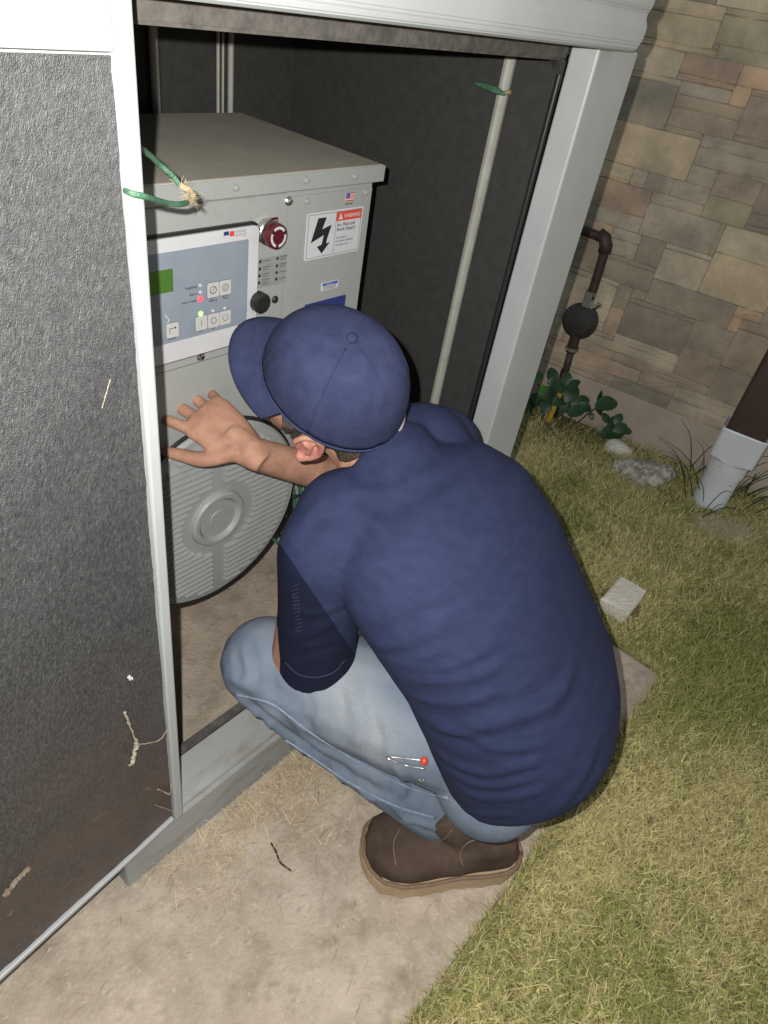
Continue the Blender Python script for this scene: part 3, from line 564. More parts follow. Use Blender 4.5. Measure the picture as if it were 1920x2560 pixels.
def stone(s0, s1, z0, z1, h, m):
    nx_, nz_ = 6, 5; g = 0.0008; xs = np.linspace(s0 + g, s1 - g, nx_); zs_ = np.linspace(z0 + g, z1 - g, nz_); V = []
    for j, z in enumerate(zs_):
        for i, x in enumerate(xs):
            e = min(i, nx_ - 1 - i, j, nz_ - 1 - j); hh = h + (0.0 if e else -0.0018) + rng.normal() * 0.0009
            jx = rng.normal() * 0.0007; jz = rng.normal() * 0.0007; cx = (i in (0, nx_ - 1)) and (j in (0, nz_ - 1))
            V.append(wpt(x + jx + (0.0015 * (1 if i == 0 else -1) if cx else 0), z + jz + (0.0015 * (1 if j == 0 else -1) if cx else 0), hh))
    Fs = [[j * nx_ + i, j * nx_ + i + 1, (j + 1) * nx_ + i + 1, (j + 1) * nx_ + i] for j in range(nz_ - 1) for i in range(nx_ - 1)]
    rim = [i for i in range(nx_)] + [j * nx_ + nx_ - 1 for j in range(1, nz_)] + [(nz_ - 1) * nx_ + i for i in range(nx_ - 2, -1, -1)] + [j * nx_ for j in range(nz_ - 2, 0, -1)]
    b = len(V)
    for k in rim: p = np.array(V[k]); V.append(p - wn * ((p - W0) @ wn + 0.03))
    for k in range(len(rim)): k2 = (k + 1) % len(rim); Fs.append([rim[k], rim[k2], b + k2, b + k])
    V, Fs = fixn(V, Fs); return mk('ledge_stone', V, Fs, m, wall)
rects = []
for (fn, x0, y0, x1, y1, c) in ST:
    a = wpix(*fn(x0, y0)); b = wpix(*fn(x1, y1)); s0, s1 = sorted((a[0], b[0])); z0, z1 = sorted((a[1], b[1]))
    if s1 - s0 < 0.02 or z1 - z0 < 0.02: continue
    rects.append((s0, s1, z0, z1, c))
zf = wpix(*CB(600, 1430))[1]
# lay the traced stones on a fine grid, first come first served, then fill every hole with further stones
cell = 0.02; gs0, gz0 = -1.3, zf + 0.002; GW, GH = 150, 105; G = -np.ones((GH, GW), int)
def biggest(mask):
    hgt_ = np.zeros(mask.shape[1], int); best = (0, 0, 0, 0, 0)
    for r in range(mask.shape[0]):
        hgt_ = np.where(mask[r], hgt_ + 1, 0)
        for a in range(len(hgt_)):
            if hgt_[a] == 0: continue
            mh = hgt_[a]
            for b in range(a, len(hgt_)):
                if hgt_[b] == 0: break
                mh = min(mh, hgt_[b])
                if mh * (b - a + 1) > best[0]: best = (mh * (b - a + 1), r - mh + 1, r + 1, a, b + 1)
    return best
laid = []
for i, (s0, s1, z0, z1, c) in enumerate(rects):
    a, b = [int(round((q - gs0) / cell)) for q in (s0, s1)]; lo, hi = [int(round((q - gz0) / cell)) for q in (z0, z1)]
    a, b, lo, hi = max(0, a), min(GW, b), max(0, lo), min(GH, hi)
    if b - a < 2 or hi - lo < 2: continue
    bst = biggest(G[lo:hi, a:b] < 0)
    if bst[0] < 6: continue
    r0, r1, c0_, c1_ = lo + bst[1], lo + bst[2], a + bst[3], a + bst[4]; G[r0:r1, c0_:c1_] = i; laid.append((r0, r1, c0_, c1_, c))
keys = list(MATS); near_c = [((r0 + r1) / 2, (c0_ + c1_) / 2, c) for r0, r1, c0_, c1_, c in laid]
for r in range(GH):
    for q in range(GW):
        if G[r, q] >= 0: continue
        mw, mh = int(rng.integers(14, 26)), int(rng.integers(5, 9)); w_ = 1
        while q + w_ < GW and w_ < mw and G[r, q + w_] < 0: w_ += 1
        h_ = 1
        while r + h_ < GH and h_ < mh and (G[r + h_, q:q + w_] < 0).all(): h_ += 1
        c = keys[int(rng.integers(0, len(keys)))]
        if w_ < 5 or h_ < 4:
            m2_ = min(laid, key=lambda t: abs((t[0] + t[1]) / 2 - r - h_ / 2) + abs((t[2] + t[3]) / 2 - q - w_ / 2)); c = m2_[4]
        G[r:r + h_, q:q + w_] = 999; laid.append((r, r + h_, q, q + w_, c))
for (r0, r1, c0_, c1_, c) in laid:
    stone(gs0 + c0_ * cell, gs0 + c1_ * cell, gz0 + r0 * cell, gz0 + r1 * cell, -0.002 + rng.normal() * 0.0018, MATS[c])
v, f = wbox(-1.6, 2.2, -0.05, zf, -0.03, -0.006, 0.004); mk('foundation', v, f, m_found, wall)

# ================================================================== GAS REGULATOR on its riser
roff = 0.10
def rp(u, v_, off=roff): s, z = wpix(u, v_, off); return wpt(s, z, off)
reg = thing('gas_regulator', rp(1420, 1000) * np.array([1, 1, 0]), 'round black gas regulator on a brown pipe riser against the stone wall', 'regulator')
top = rp(1513, 598); c0 = rp(1449, 803)
rx, ry = c0[0], c0[1]
def vz(u, v_): return rp(u, v_)[2]
P = [wpt(wpix(1420, 575, roff)[0] - 0.18, rp(1500, 590)[2] + 0.005, roff), rp(1490, 588), rp(1508, 592), rp(1514, 606), rp(1508, 640), rp(1476, 745)]
v, f = tube(spline(P, 34), 0.0185, 10); mk('pipe', v, f, m_iron, reg, smooth=True)
v, f = tube([rp(1497, 586), rp(1512, 596), rp(1515, 615), rp(1510, 632)], 0.026, 12); mk('elbow', v, f, m_iron, reg, smooth=True)
v, f = tube([rp(1479, 728), rp(1466, 765)], 0.024, 6); mk('union_nut', v, f, m_galv, reg)
def disc(name, c, rs, hs, m, n=36):
    return mk(name, *fixn(*loft([np.array([c + wd * r * math.cos(2 * math.pi * k / n) + np.array([0, 0, 1]) * r * math.sin(2 * math.pi * k / n) + wn * h for k in range(n)]) for r, h in zip(rs, hs)])), m, reg, smooth=False)
disc('regulator_body', c0, [0.05, 0.072, 0.076, 0.076, 0.060, 0.056, 0.03, 0.012, 0.010], [-0.05, -0.03, -0.01, 0.005, 0.022, 0.026, 0.030, 0.032, 0.036], m_reg)
v, f = tube([rp(1478, 772), rp(1492, 766), rp(1500, 760)], [0.010, 0.010, 0.012], 8); mk('vent_fitting', v, f, m_chrome, reg)
v, f = tube([rp(1440, 835), rp(1427, 880)], 0.024, 8); mk('valve_body', v, f, m_iron, reg)
v, f = tube([rp(1431, 868), rp(1429, 874)], 0.030, 8); mk('clamp_ring', v, f, m_galv, reg)
v, f = tube([rp(1427, 878), rp(1418, 912), rp(1410, 940), rp(1398, 985), rp(1385, 1040)], [0.016, 0.017, 0.014, 0.015, 0.015], 8); mk('riser', v, f, m_iron, reg, smooth=True)
v, f = tube([rp(1412, 925), rp(1406, 948)], 0.018, 8); mk('tape_wrap', v, f, m_estop, reg)

# ================================================================== DOWNSPOUT
dsp = thing('downspout', gz(1770, 1255), 'brown rectangular downspout ending in a white plastic adapter and pipe', 'downspout')
gb = gz(1765, 1262, -0.02); ax_, ay_ = gb[0], gb[1]
def dz(v_, u): # height on the vertical axis of the pipe at a photo row
    return None
def axis_z(u, v_):
    d = ray(u, v_); h = np.array([d[0], d[1]]); t = (np.array([ax_, ay_]) @ h) / (h @ h); return 1.5 + d[2] * t
z1_, z2_, z3_ = axis_z(1815, 1150), axis_z(1835, 1115), axis_z(1858, 1066)
def prism(name, z0, z1, a, b, m, bev=0.004, p=2.0, n=32):
    rings = [ellring((ax_, ay_, z), wd, wn, a, b, n, p) for z in (z0, z1)]; return mk(name, *fixn(*loft(rings)), m, dsp, smooth=False)
prism('pipe', -0.04, z1_, 0.066, 0.066, m_pvc)
rings = [ellring((ax_, ay_, z), wd, wn, a, b, 40, p) for z, a, b, p in ((z1_ - 0.045, 0.073, 0.073, 2), (z1_ + 0.012, 0.073, 0.073, 2), (z1_ + 0.022, 0.078, 0.074, 2.6), (z1_ + 0.030, 0.085, 0.074, 6), (z3_ - 0.006, 0.086, 0.075, 9), (z3_, 0.083, 0.072, 9), (z3_ - 0.01, 0.079, 0.068, 9))]
mk('adapter', *fixn(*loft(rings)), m_pvc, dsp, smooth=False)
prism('spout', z3_ - 0.03, 2.6, 0.074, 0.062, m_brown, p=10, n=40)

# ================================================================== PLANT, STAKE, ROCKS
pb = gz(1400, 1075); plant = thing('weed_plant', pb, 'leafy green weed growing below the gas regulator', 'plant')
def leaf(c, d, n, L, Wd, m):
    d = nrm(d); n = nrm(np.asarray(n) - d * (np.asarray(n) @ d)); s = np.cross(n, d); V = []; K = 7
    for k in range(K):
        t = k / (K - 1); wdt = Wd * math.sin(math.pi * (0.04 + 0.92 * t)) ** 0.75; lift = 0.10 * L * math.sin(math.pi * t)
        for q in (-1, 0, 1): V.append(np.asarray(c) + d * L * t + s * q * wdt / 2 + n * (lift + 0.10 * wdt * abs(q)))
    Fs = [[k * 3 + j, k * 3 + j + 1, k * 3 + 3 + j + 1, k * 3 + 3 + j] for k in range(K - 1) for j in range(2)]
    return V, Fs
tocam = lambda p: nrm(C - np.asarray(p))
LV = [(1338, 945, 30, m_leafb, 20), (1358, 975, 22, m_leafb, 200), (1325, 925, 30, m_leafd, 60), (1345, 1000, 30, m_leafd, 140), (1330, 1010, 26, m_leafd, 200), (1380, 940, 30, m_leafd, 100), (1372, 985, 36, m_leafd, 10), (1400, 965, 36, m_leafd, 330), (1405, 1000, 36, m_leafd, 30),
      (1428, 985, 36, m_leafd, 60), (1420, 1015, 38, m_leafd, 350), (1450, 1005, 34, m_leafd, 15), (1460, 1018, 26, m_leafd, 340), (1440, 1030, 32, m_leafd, 200), (1390, 1015, 34, m_leafd, 120), (1362, 1015, 30, m_leafd, 80), (1415, 945, 26, m_leafd, 90), (1385, 955, 26, m_leafd, 180), (1436, 962, 24, m_leafd, 40),
      (1507, 1000, 34, m_leafd, 95), (1515, 1012, 40, m_leafd, 10), (1503, 1020, 26, m_leafd, 270), (1478, 1040, 14, m_leafd, 100), (1516, 1045, 20, m_leafd, 120), (1535, 1055, 26, m_leafd, 30), (1545, 1048, 22, m_leafd, 60), (1525, 1075, 26, m_leafd, 180), (1550, 1070, 26, m_leafd, 20), (1565, 1078, 20, m_leafd, 350), (1540, 1088, 30, m_leafd, 200), (1510, 1085, 26, m_leafd, 160)]
for (u, v_, sz, m, dg_) in LV:
    c = rp(u, v_, 0.08 + 0.05 * rng.random()); a = math.radians(dg_); d = RIGHT * math.cos(a) - DOWN * math.sin(a); n = tocam(c) + rng.normal(size=3) * 0.35 + np.array([0, 0, 0.5])
    L = sz * 1.35 / F * np.linalg.norm(c - C); V, f = leaf(c - d * L / 2, d, n, L, L * 0.72, m); mk('leaf', V, f, m, plant, smooth=True)
for pts in (((1395, 1075), (1385, 1010), (1345, 960)), ((1400, 1075), (1410, 1020), (1415, 960)), ((1405, 1075), (1430, 1040), (1440, 1000)), ((1440, 1060), (1475, 1030), (1505, 1012)), ((1500, 1105), (1525, 1075), (1545, 1050)), ((1520, 1110), (1545, 1090), (1560, 1078))):
    v, f = tube(spline([rp(u, v_, 0.09) for u, v_ in pts], 12), 0.003, 5); mk('stem', v, f, m_leafd, plant)
g0 = gz(1376, 1045); tp = g0 + np.array([0, 0, 0.0]); s_, _ = 0, 0
dtop = at(1392, 978, np.linalg.norm(g0 - C)); tz = axis = 1.5 + ray(1392, 978)[2] * ((g0[0] ** 2 + g0[1] ** 2) ** 0.5 / (ray(1392, 978)[0] ** 2 + ray(1392, 978)[1] ** 2) ** 0.5)
v, f = boxg((g0[0] - 0.011, g0[1] - 0.011, -0.04), (g0[0] + 0.011, g0[1] + 0.011, max(0.1, tz)), 0.002)
v[:, 1] += (v[:, 2]) * -0.06; tag(mk('marker_stake', v, f, m_yel), 'thin yellow marker stake stuck in the soil among the weeds', 'stake')
def rock(name, u, v_, r, m, label, flat=0.6, rz=0.0, cat='rock', rough=0.12):
    c = gz(u, v_, 0.0); bm = bmesh.new(); bmesh.ops.create_icosphere(bm, subdivisions=3, radius=1); V, f = bm_out(bm)
    rr = np.random.default_rng(int(u)); k = rr.normal(size=(9, 3)); ph = rr.random(9) * 6
    disp = 1 + rough * sum(np.sin(V @ k[i] * 2.2 + ph[i]) for i in range(9)) / 3; V = V * disp[:, None]
    ca, sa = math.cos(rz), math.sin(rz); V = V * np.array(r); V = np.c_[V[:, 0] * ca - V[:, 1] * sa, V[:, 0] * sa + V[:, 1] * ca, V[:, 2]]
    o = mk(name, V + c + np.array([0, 0, r[2] * 0.25 - 0.02]), f, m, smooth=True); return tag(o, label, cat)
rock('rubble_rock', 1605, 1185, (0.10, 0.13, 0.085), m_rock, 'rough speckled concrete rubble lump in the grass by the wall', rz=0.4, rough=0.22)
rock('pale_stone', 1545, 1122, (0.045, 0.06, 0.045), m_brick, 'small pale stone behind the speckled rubble lump', rz=0.2)
m_flat = mat('flat_stone_tan', (0.34, 0.29, 0.19, 1), (0.48, 0.43, 0.30, 1), 22, rough=0.95, bump=0.6, bscale=80)
rock('flat_stone', 1815, 1318, (0.10, 0.14, 0.022), m_flat, 'flat tan stone half buried in front of the white pipe', rz=0.5, rough=0.08)
# pale brick lying in the lawn
bc = gz(1556, 1495, 0.02); v, f = boxg((-0.048, -0.080, -0.035), (0.048, 0.080, 0.020), 0.008, 2)
e1 = gz(1524, 1530, 0.02) - gz(1590, 1452, 0.02); a = math.atan2(-e1[0], e1[1]); v = np.c_[v[:, 0] * math.cos(a) - v[:, 1] * math.sin(a), v[:, 0] * math.sin(a) + v[:, 1] * math.cos(a), v[:, 2]]
v += rng.normal(size=v.shape) * 0.0015; tag(mk('paver_brick', v + bc, f, m_brick), 'pale rectangular brick lying in the lawn behind the man', 'brick')

# ================================================================== PERSON
FU = 1.0
man = thing('person', (0.80, 0.25, 0), 'man in navy cap, navy polo shirt and faded jeans crouching at the open enclosure', 'person')
Hc = at(830, 962, 1.05)                                    # head centre
hf0 = nrm([-0.45, 0.89, 0]); hl = np.array([-hf0[1], hf0[0], 0]); pt = math.radians(-15); rl = math.radians(24)
hf = hf0 * math.cos(pt) - np.array([0, 0, 1]) * math.sin(pt); hu = np.array([0, 0, 1]) * math.cos(pt) + hf0 * math.sin(pt)
hl, hu = hl * math.cos(rl) - hu * math.sin(rl), hu * math.cos(rl) + hl * math.sin(rl)
NB = at(968, 1165, 1.11)                                   # base of neck
LS = at(812, 1378, 1.06); RS = at(1095, 1120, 1.27)        # shoulder joints
PE = at(1322, 1805, 1.40)                                  # pelvis
def sph(pix, A, L, far=False):
    d = ray(*pix); w_ = C - A; b = w_ @ d; c = w_ @ w_ - L * L; D = b * b - c
    t = -b if D < 0 else (-b + (D ** 0.5) * (1 if far else -1)); return C + d * t
LAn = gz(1095, 2025, 0.15); LK = sph((668, 1655), LAn, 0.50)
LH = at(1240, 1850, 1.36)
RAn = np.array([1.03, 0.28, 0.14]); RK = np.array([0.93, 0.66, 0.48]); RH = PE + np.array([0.09, 0.045, 0.0])
LE = at(788, 1640, 1.27); LW = np.array([0.84, 0.66, 0.56])
RE = at(885, 1205, 1.44); RW = at(628, 1132, 1.225)
# --- hands
def hand(Wr, fd, pn, thumb_side, curl, spread=0.10, sc_=1.0):
    """palm, four unequal fingers with three joints each, thumb from the side of the palm near the wrist"""
    fd = nrm(fd); pn = nrm(pn - fd * (pn @ fd)); sd = np.cross(fd, pn); sd = sd if sd @ thumb_side > 0 else -sd
    parts = []; kn = []
    pal = [ellring(Wr - fd * 0.03, sd, pn, 0.022, 0.020), ellring(Wr - fd * 0.0, sd, pn, 0.030, 0.022), ellring(Wr + fd * 0.025, sd, pn, 0.037, 0.020), ellring(Wr + fd * 0.06, sd, pn, 0.047, 0.020), ellring(Wr + fd * 0.10, sd, pn, 0.051, 0.018), ellring(Wr + fd * 0.118, sd, pn, 0.046, 0.013)]
    parts.append(loft(pal))
    for i, (off, L, r) in enumerate(((0.036, 0.090, 0.0112), (0.012, 0.100, 0.0118), (-0.013, 0.093, 0.0112), (-0.036, 0.074, 0.0098))):
        b = Wr + fd * (0.108 - 0.006 * abs(i - 1)) + sd * off; d = nrm(fd + sd * (spread * (1.3 - i)))
        pts = [b - d * 0.02, b]; a = 0
        for k, fr in enumerate((0.46, 0.31, 0.23)):
            a += curl[i] * (1, 1.3, 0.8)[k]; dd = d * math.cos(a) + pn * math.sin(a); pts.append(pts[-1] + dd * L * fr)
        parts.append(tube(spline(pts, 16), np.linspace(r * 1.08, r * 0.78, 16), 10))
        parts.append(ellipsoid(pts[-1], np.eye(3), (r * 0.78,) * 3, 8, 10))
    tb = Wr + fd * 0.028 + sd * 0.028; td = nrm(fd * 0.62 + sd * 0.72 + pn * 0.32); t2 = nrm(fd * 0.9 + sd * 0.35 + pn * 0.3)
    pts = [tb - td * 0.015, tb, tb + td * 0.045, tb + td * 0.045 + t2 * 0.038, tb + td * 0.045 + t2 * 0.068]
    parts.append(tube(spline(pts, 16), np.linspace(0.019, 0.0105, 16), 10)); parts.append(ellipsoid(pts[-1], np.eye(3), (0.0105,) * 3, 8, 10))
    return parts
def limb(P, R_, seg=16): return [tube(P, R_, seg)] + [ellipsoid(p, np.eye(3), (r,) * 3, 10, 14) for p, r in zip(P, R_)]
HS = 0.93     # head size
htgt0 = at(462, 1000, 1.27)
body = []
hl0, hf_, hu_ = hl, hf, hu
hl, hf, hu = hl * HS, hf * HS, hu * HS      # scaled axes: every head offset below follows the head's size
skull = np.array([hl, hf, hu])
body.append(ellipsoid(Hc + hu * 0.0 - hf * 0.006, skull, (0.088, 0.108, 0.105)))
body.append(ellipsoid(Hc + hf * 0.045 - hu * 0.055, skull, (0.070, 0.062, 0.085)))            # face
body.append(ellipsoid(Hc + hf * 0.058 - hu * 0.118, skull, (0.046, 0.040, 0.035)))            # jaw / chin
body.append(tube([Hc + hf * 0.103 - hu * 0.02, Hc + hf * 0.122 - hu * 0.052, Hc + hf * 0.118 - hu * 0.062], [0.009, 0.015, 0.013], 10))   # nose
for s_ in (-1, 1): body.append(tube([Hc + hf * 0.098 - hu * 0.012 + hl * 0.012 * s_, Hc + hf * 0.092 - hu * 0.010 + hl * 0.050 * s_], [0.010, 0.008], 8))  # brow
body.append(tube([Hc + hf * 0.098 - hu * 0.088 - hl * 0.022, Hc + hf * 0.106 - hu * 0.088, Hc + hf * 0.098 - hu * 0.088 + hl * 0.022], [0.006, 0.009, 0.006], 8))  # lips
for s_ in (-1, 1):  # ears
    ec_ = Hc + hl * 0.093 * s_ - hf * 0.008 - hu * 0.050; eo = nrm(hl * s_ - hf * 0.45); eb = nrm(hf + hl * s_ * 0.45)      # outward, forward
    body.append(ellipsoid(ec_ - eo * 0.003, np.array([eo * HS, eb * HS, hu]), (0.007, 0.021, 0.034), 10, 14))
    hp = [ec_ + eo * 0.007 + eb * 0.023 * math.cos(q) + nrm(hu) * 0.035 * math.sin(q) * (1.0 if math.sin(q) > 0 else 0.9) for q in np.radians(np.linspace(20, 285, 16))]
    body.append(tube(hp, [0.0050 + 0.0012 * math.sin(math.pi * k / 15) for k in range(16)], 8))
    body.append(tube([ec_ + eo * 0.006 + eb * 0.006 + hu * 0.016, ec_ + eo * 0.008 - eb * 0.006 + hu * 0.004, ec_ + eo * 0.007 - eb * 0.004 - hu * 0.018], 0.0045, 8))
    body.append(ellipsoid(ec_ + eo * 0.005 + eb * 0.004 - hu * 0.033, skull, (0.009, 0.011, 0.011), 8, 10))
body += limb([Hc - hu * 0.06 - hf * 0.03, (Hc - hu * 0.09 - hf * 0.04) * 0.5 + NB * 0.5, NB], [0.060, 0.058, 0.070])
CH = NB * 0.55 + PE * 0.45
body.append(tube([PE, PE * 0.6 + NB * 0.4, PE * 0.25 + NB * 0.75, NB * 0.97 + PE * 0.03], [0.11, 0.10, 0.11, 0.09], 18))
body += limb([LS, LE + nrm(LE - LS) * 0.030 - RIGHT * 0.030], [0.058, 0.052]) + limb([RS, RE], [0.058, 0.046])
body += limb([LE, LE * 0.6 + LW * 0.4, LW], [0.046, 0.046, 0.031]) + limb([RE, RE * 0.62 + RW * 0.38, RW], [0.037, 0.036, 0.0295]) + [tube([RW - nrm(RW - RE) * 0.06, RW, RW + nrm(htgt0 - RW) * 0.05], [0.030, 0.0290, 0.027], 16)]
body.append(tube([LS * 0.85 + NB * 0.15, NB, RS * 0.85 + NB * 0.15], [0.05, 0.07, 0.05], 14))
htgt = at(462, 1000, 1.27)
body += hand(RW, htgt - RW, np.array([0.25, 0.55, -0.8]), np.array([-0.9, -0.4, -0.3]), (0.10, 0.16, 0.24, 0.34), 0.20)
body += hand(LW, np.array([0.5, 0.3, 0.1]), np.array([0.1, 0.2, -1.0]), np.array([0, 1, 0]), (0.4, 0.45, 0.5, 0.5))
for H_, K_, A_ in ((LH, LK, LAn), (RH, RK, RAn)): body += limb([H_, K_], [0.075, 0.05]) + limb([K_, K_ * 0.65 + A_ * 0.35, A_], [0.05, 0.052, 0.036])
V, f, _ = remesh(body, 0.0034, 7); bod = mk('body', V, f, m_skin, man, smooth=True)
bod.data.materials.append(m_ear); fc = np.array([V[q].mean(0) for q in f]); mi = np.zeros(len(f), np.int32)
for s_ in (-1, 1): mi[np.linalg.norm(fc - (Hc + hl * 0.102 * s_ - hf * 0.008 - hu * 0.055), axis=1) < 0.036] = 1
bod.data.polygons.foreach_set('material_index', mi)
# --- hair: cropped cap of short hair around the back and sides
hb = [ellipsoid(Hc - hf * 0.012 - hu * 0.002, skull, (0.0925, 0.112, 0.108)), ellipsoid(Hc - hf * 0.072 - hu * 0.072, skull, (0.074, 0.050, 0.060))]
hb += [tube([Hc + hl * 0.086 * s_ + hf * 0.030 - hu * 0.02, Hc + hl * 0.083 * s_ + hf * 0.030 - hu * 0.055], [0.014, 0.008], 8) for s_ in (-1, 1)]
V, f, n_ = remesh(hb, 0.005, 2)
V = V + n_ * (rng.normal(size=(len(V), 1)) * 0.0004)
hair = mk('hair', V, f, m_hair, man, smooth=True)
# --- cap: crown of six panels, brim, strap opening at the back
def capring(t, k=1.0):
    a = np.linspace(0, 2 * np.pi, 61)[:-1]; r = math.cos(t); z = math.sin(t)
    P = []
    for q in a:
        seam = 1 - 0.012 * math.exp(-((math.sin(3 * q) / 0.10) ** 2)) * r
        fx = 0.104 * math.cos(q) * (r ** 0.62) * seam; fy = (0.124 * math.sin(q)) * (r ** 0.62) * seam
        zz_ = 0.118 * z ** 1.0 + (0.012 * math.sin(q) * (1 - z)) - (0.018 * (1 - z) * (0.5 - 0.5 * math.sin(q)))
        P.append(Hc + hl * fx * k + hf * (fy - 0.006) * k + hu * (0.008 + zz_ * k))
    return np.array(P)
rings = [capring(t) for t in np.linspace(0.0, math.pi / 2 - 0.02, 18)]
inner = [capring(t, 0.975) for t in np.linspace(0.0, 1.2, 6)][::-1]
V, f = loft(inner + rings, caps=False); f.append([len(V) - 60 + k for k in range(60)]); V, f = fixn(V, f)
cp = mk('cap', V, f, m_cap, man, smooth=True)
for q in range(6):
    idx = int(round((q * 60 / 6))) % 60; P = np.array([capring(t, 1.003)[idx] for t in np.linspace(0.03, 1.5, 14)]); v, f = tube(P, 0.0011, 5); mk('cap_seam', v, f, m_cap, cp, smooth=True)
v, f = ellipsoid(Hc + hu * 0.129 - hf * 0.006, skull, (0.009, 0.009, 0.005), 8, 12); mk('cap_button', v, f, m_cap, cp, smooth=True)
BR = []
for t, th in ((0, 0), (1, 1)):
    pass
nb, mb = 25, 8; Vb = []
for side in (0, 1):
    for j in range(mb):
        for i in range(nb):
            a = math.radians(-68 + 136 * i / (nb - 1)); s0 = j / (mb - 1)
            base = np.array([0.101 * math.sin(a), 0.120 * math.cos(a)])
            ext = 0.062 * s0 * (max(0.0, math.cos(a * 1.12)) ** 0.45)
            x, y = base[0] * (1 + 0.10 * s0), base[1] + ext
            zz_ = 0.010 - 0.030 * (x / 0.1) ** 2 * (0.35 + 0.75 * s0) - 0.012 * s0 - side * 0.0035
            Vb.append(Hc + hl * x + hf * (y - 0.006) + hu * (0.012 + zz_))
n1 = nb * mb; fb = []
for side in (0, 1):
    for j in range(mb - 1):
        for i in range(nb - 1):
            q = [side * n1 + j * nb + i, side * n1 + j * nb + i + 1, side * n1 + (j + 1) * nb + i + 1, side * n1 + (j + 1) * nb + i]; fb.append(q if side == 0 else q[::-1])
edge = [j * nb for j in range(mb)] + [(mb - 1) * nb + i for i in range(1, nb)] + [j * nb + nb - 1 for j in range(mb - 2, -1, -1)]
for k in range(len(edge) - 1): fb.append([edge[k], edge[k + 1], n1 + edge[k + 1], n1 + edge[k]])
Vb, fb = fixn(Vb, fb); mk('brim', Vb, fb, m_cap, cp, smooth=True)
rim = capring(0.0, 1.004); v, f = tube(np.vstack([rim, rim[:1]]), 0.0022, 6); mk('cap_band', v, f, m_cap, cp, smooth=True)
a_ = capring(0.06, 1.012)[42:47]; v, f = tube(a_ - hu * 0.008, 0.0026, 6); mk('cap_strap', v, f, m_logo, cp, smooth=True)

# --- fold helper: trace photo lines onto a cloth mesh and raise / sink them
def cloth(parts, vox, smooth, folds, noise=0.0):
    V, f, N_ = remesh(parts, vox, smooth); bvh = BVHTree.FromPolygons([Vector(p) for p in V], f)
    D = np.zeros(len(V))
    for (pts, wdt, amp) in folds:
        wdt *= 0.80; amp *= 0.80
        P2 = spline([np.array([u, v_, 0.0]) for u, v_ in pts], 36); P = []
        for u, v_, _z in P2:
            h = bvh.ray_cast(Vector(C), Vector(ray(u, v_)))
            if h[0] is not None: P.append(np.array(h[0]))
        if len(P) < 4: continue
        P = np.array(P); d2 = np.full(len(V), 9.0); tt = np.zeros(len(V))
        for k, q in enumerate(P):
            dd = ((V - q) ** 2).sum(1); m_ = dd < d2; d2[m_] = dd[m_]; tt[m_] = k / (len(P) - 1)
        x = np.sqrt(d2) / wdt; taper = np.clip(np.minimum(tt, 1 - tt) * 5 + 0.12, 0, 1)
        D += amp * taper * (np.exp(-x * x * 1.6) - 0.42 * np.exp(-((x - 1.55) ** 2) * 2.2))
    if noise: 
        k = rng.normal(size=(14, 3)) * 22; ph = rng.random(14) * 6
        D += noise * sum(np.sin(V @ k[i] + ph[i]) for i in range(14)) / 4
    V = V + N_ * D[:, None]; return V, f, bvh

# --- shirt
ax = nrm(NB - PE); lv_t = nrm(np.array([LS - RS])[0] * np.array([1, 1, 0.25])); lv_b = nrm([-0.88, -0.42, 0.0])
def tring(t, c, a, b, p=2.3):
    l = nrm(lv_b * (1 - t) + lv_t * t); l = nrm(l - ax * (l @ ax) * 0.8); bk = nrm(np.cross(ax, l)); return ellring(c, l, bk, a, b, 36, p)
bk0 = nrm(np.cross(ax, lv_b))
RG = [(-0.10, -0.01, 0.165, 0.130), (-0.06, -0.004, 0.200, 0.160), (0.0, 0.0, 0.228, 0.176), (0.12, 0.020, 0.236, 0.172), (0.28, 0.035, 0.236, 0.157), (0.45, 0.048, 0.232, 0.145), (0.62, 0.052, 0.232, 0.140), (0.78, 0.042, 0.222, 0.130), (0.90, 0.025, 0.185, 0.108), (0.985, 0.005, 0.105, 0.085)]
rings = [tring(max(0, t), PE + (NB - PE) * t + bk0 * o_ + lv_t * (-0.004 + 0.024 * min(1, max(0, t) * 1.6)), a, b) for t, o_, a, b in RG]
nd = nrm(Hc - hu * 0.11 - hf * 0.055 - NB)
def cring(c, n_, r): a_ = nrm(lv_t - n_ * (lv_t @ n_)); return ellring(c, a_, nrm(np.cross(n_, a_)), r, r * 0.96, 36)
rings += [cring(NB + nd * 0.012, nrm(ax + nd), 0.092), cring(NB + nd * 0.028, nd, 0.079)]
shirt_parts = [loft(rings)]
shirt_parts += limb([NB * 0.35 + LS * 0.65, LS], [0.085, 0.074]) + [tube([LS, LS * 0.5 + LE * 0.5, LE + nrm(LE - LS) * 0.018], [0.074, 0.070, 0.073], 24)]
shirt_parts += limb([NB * 0.35 + RS * 0.65, RS, RS * 0.5 + RE * 0.5, RS * 0.2 + RE * 0.8], [0.092, 0.080, 0.078, 0.080])
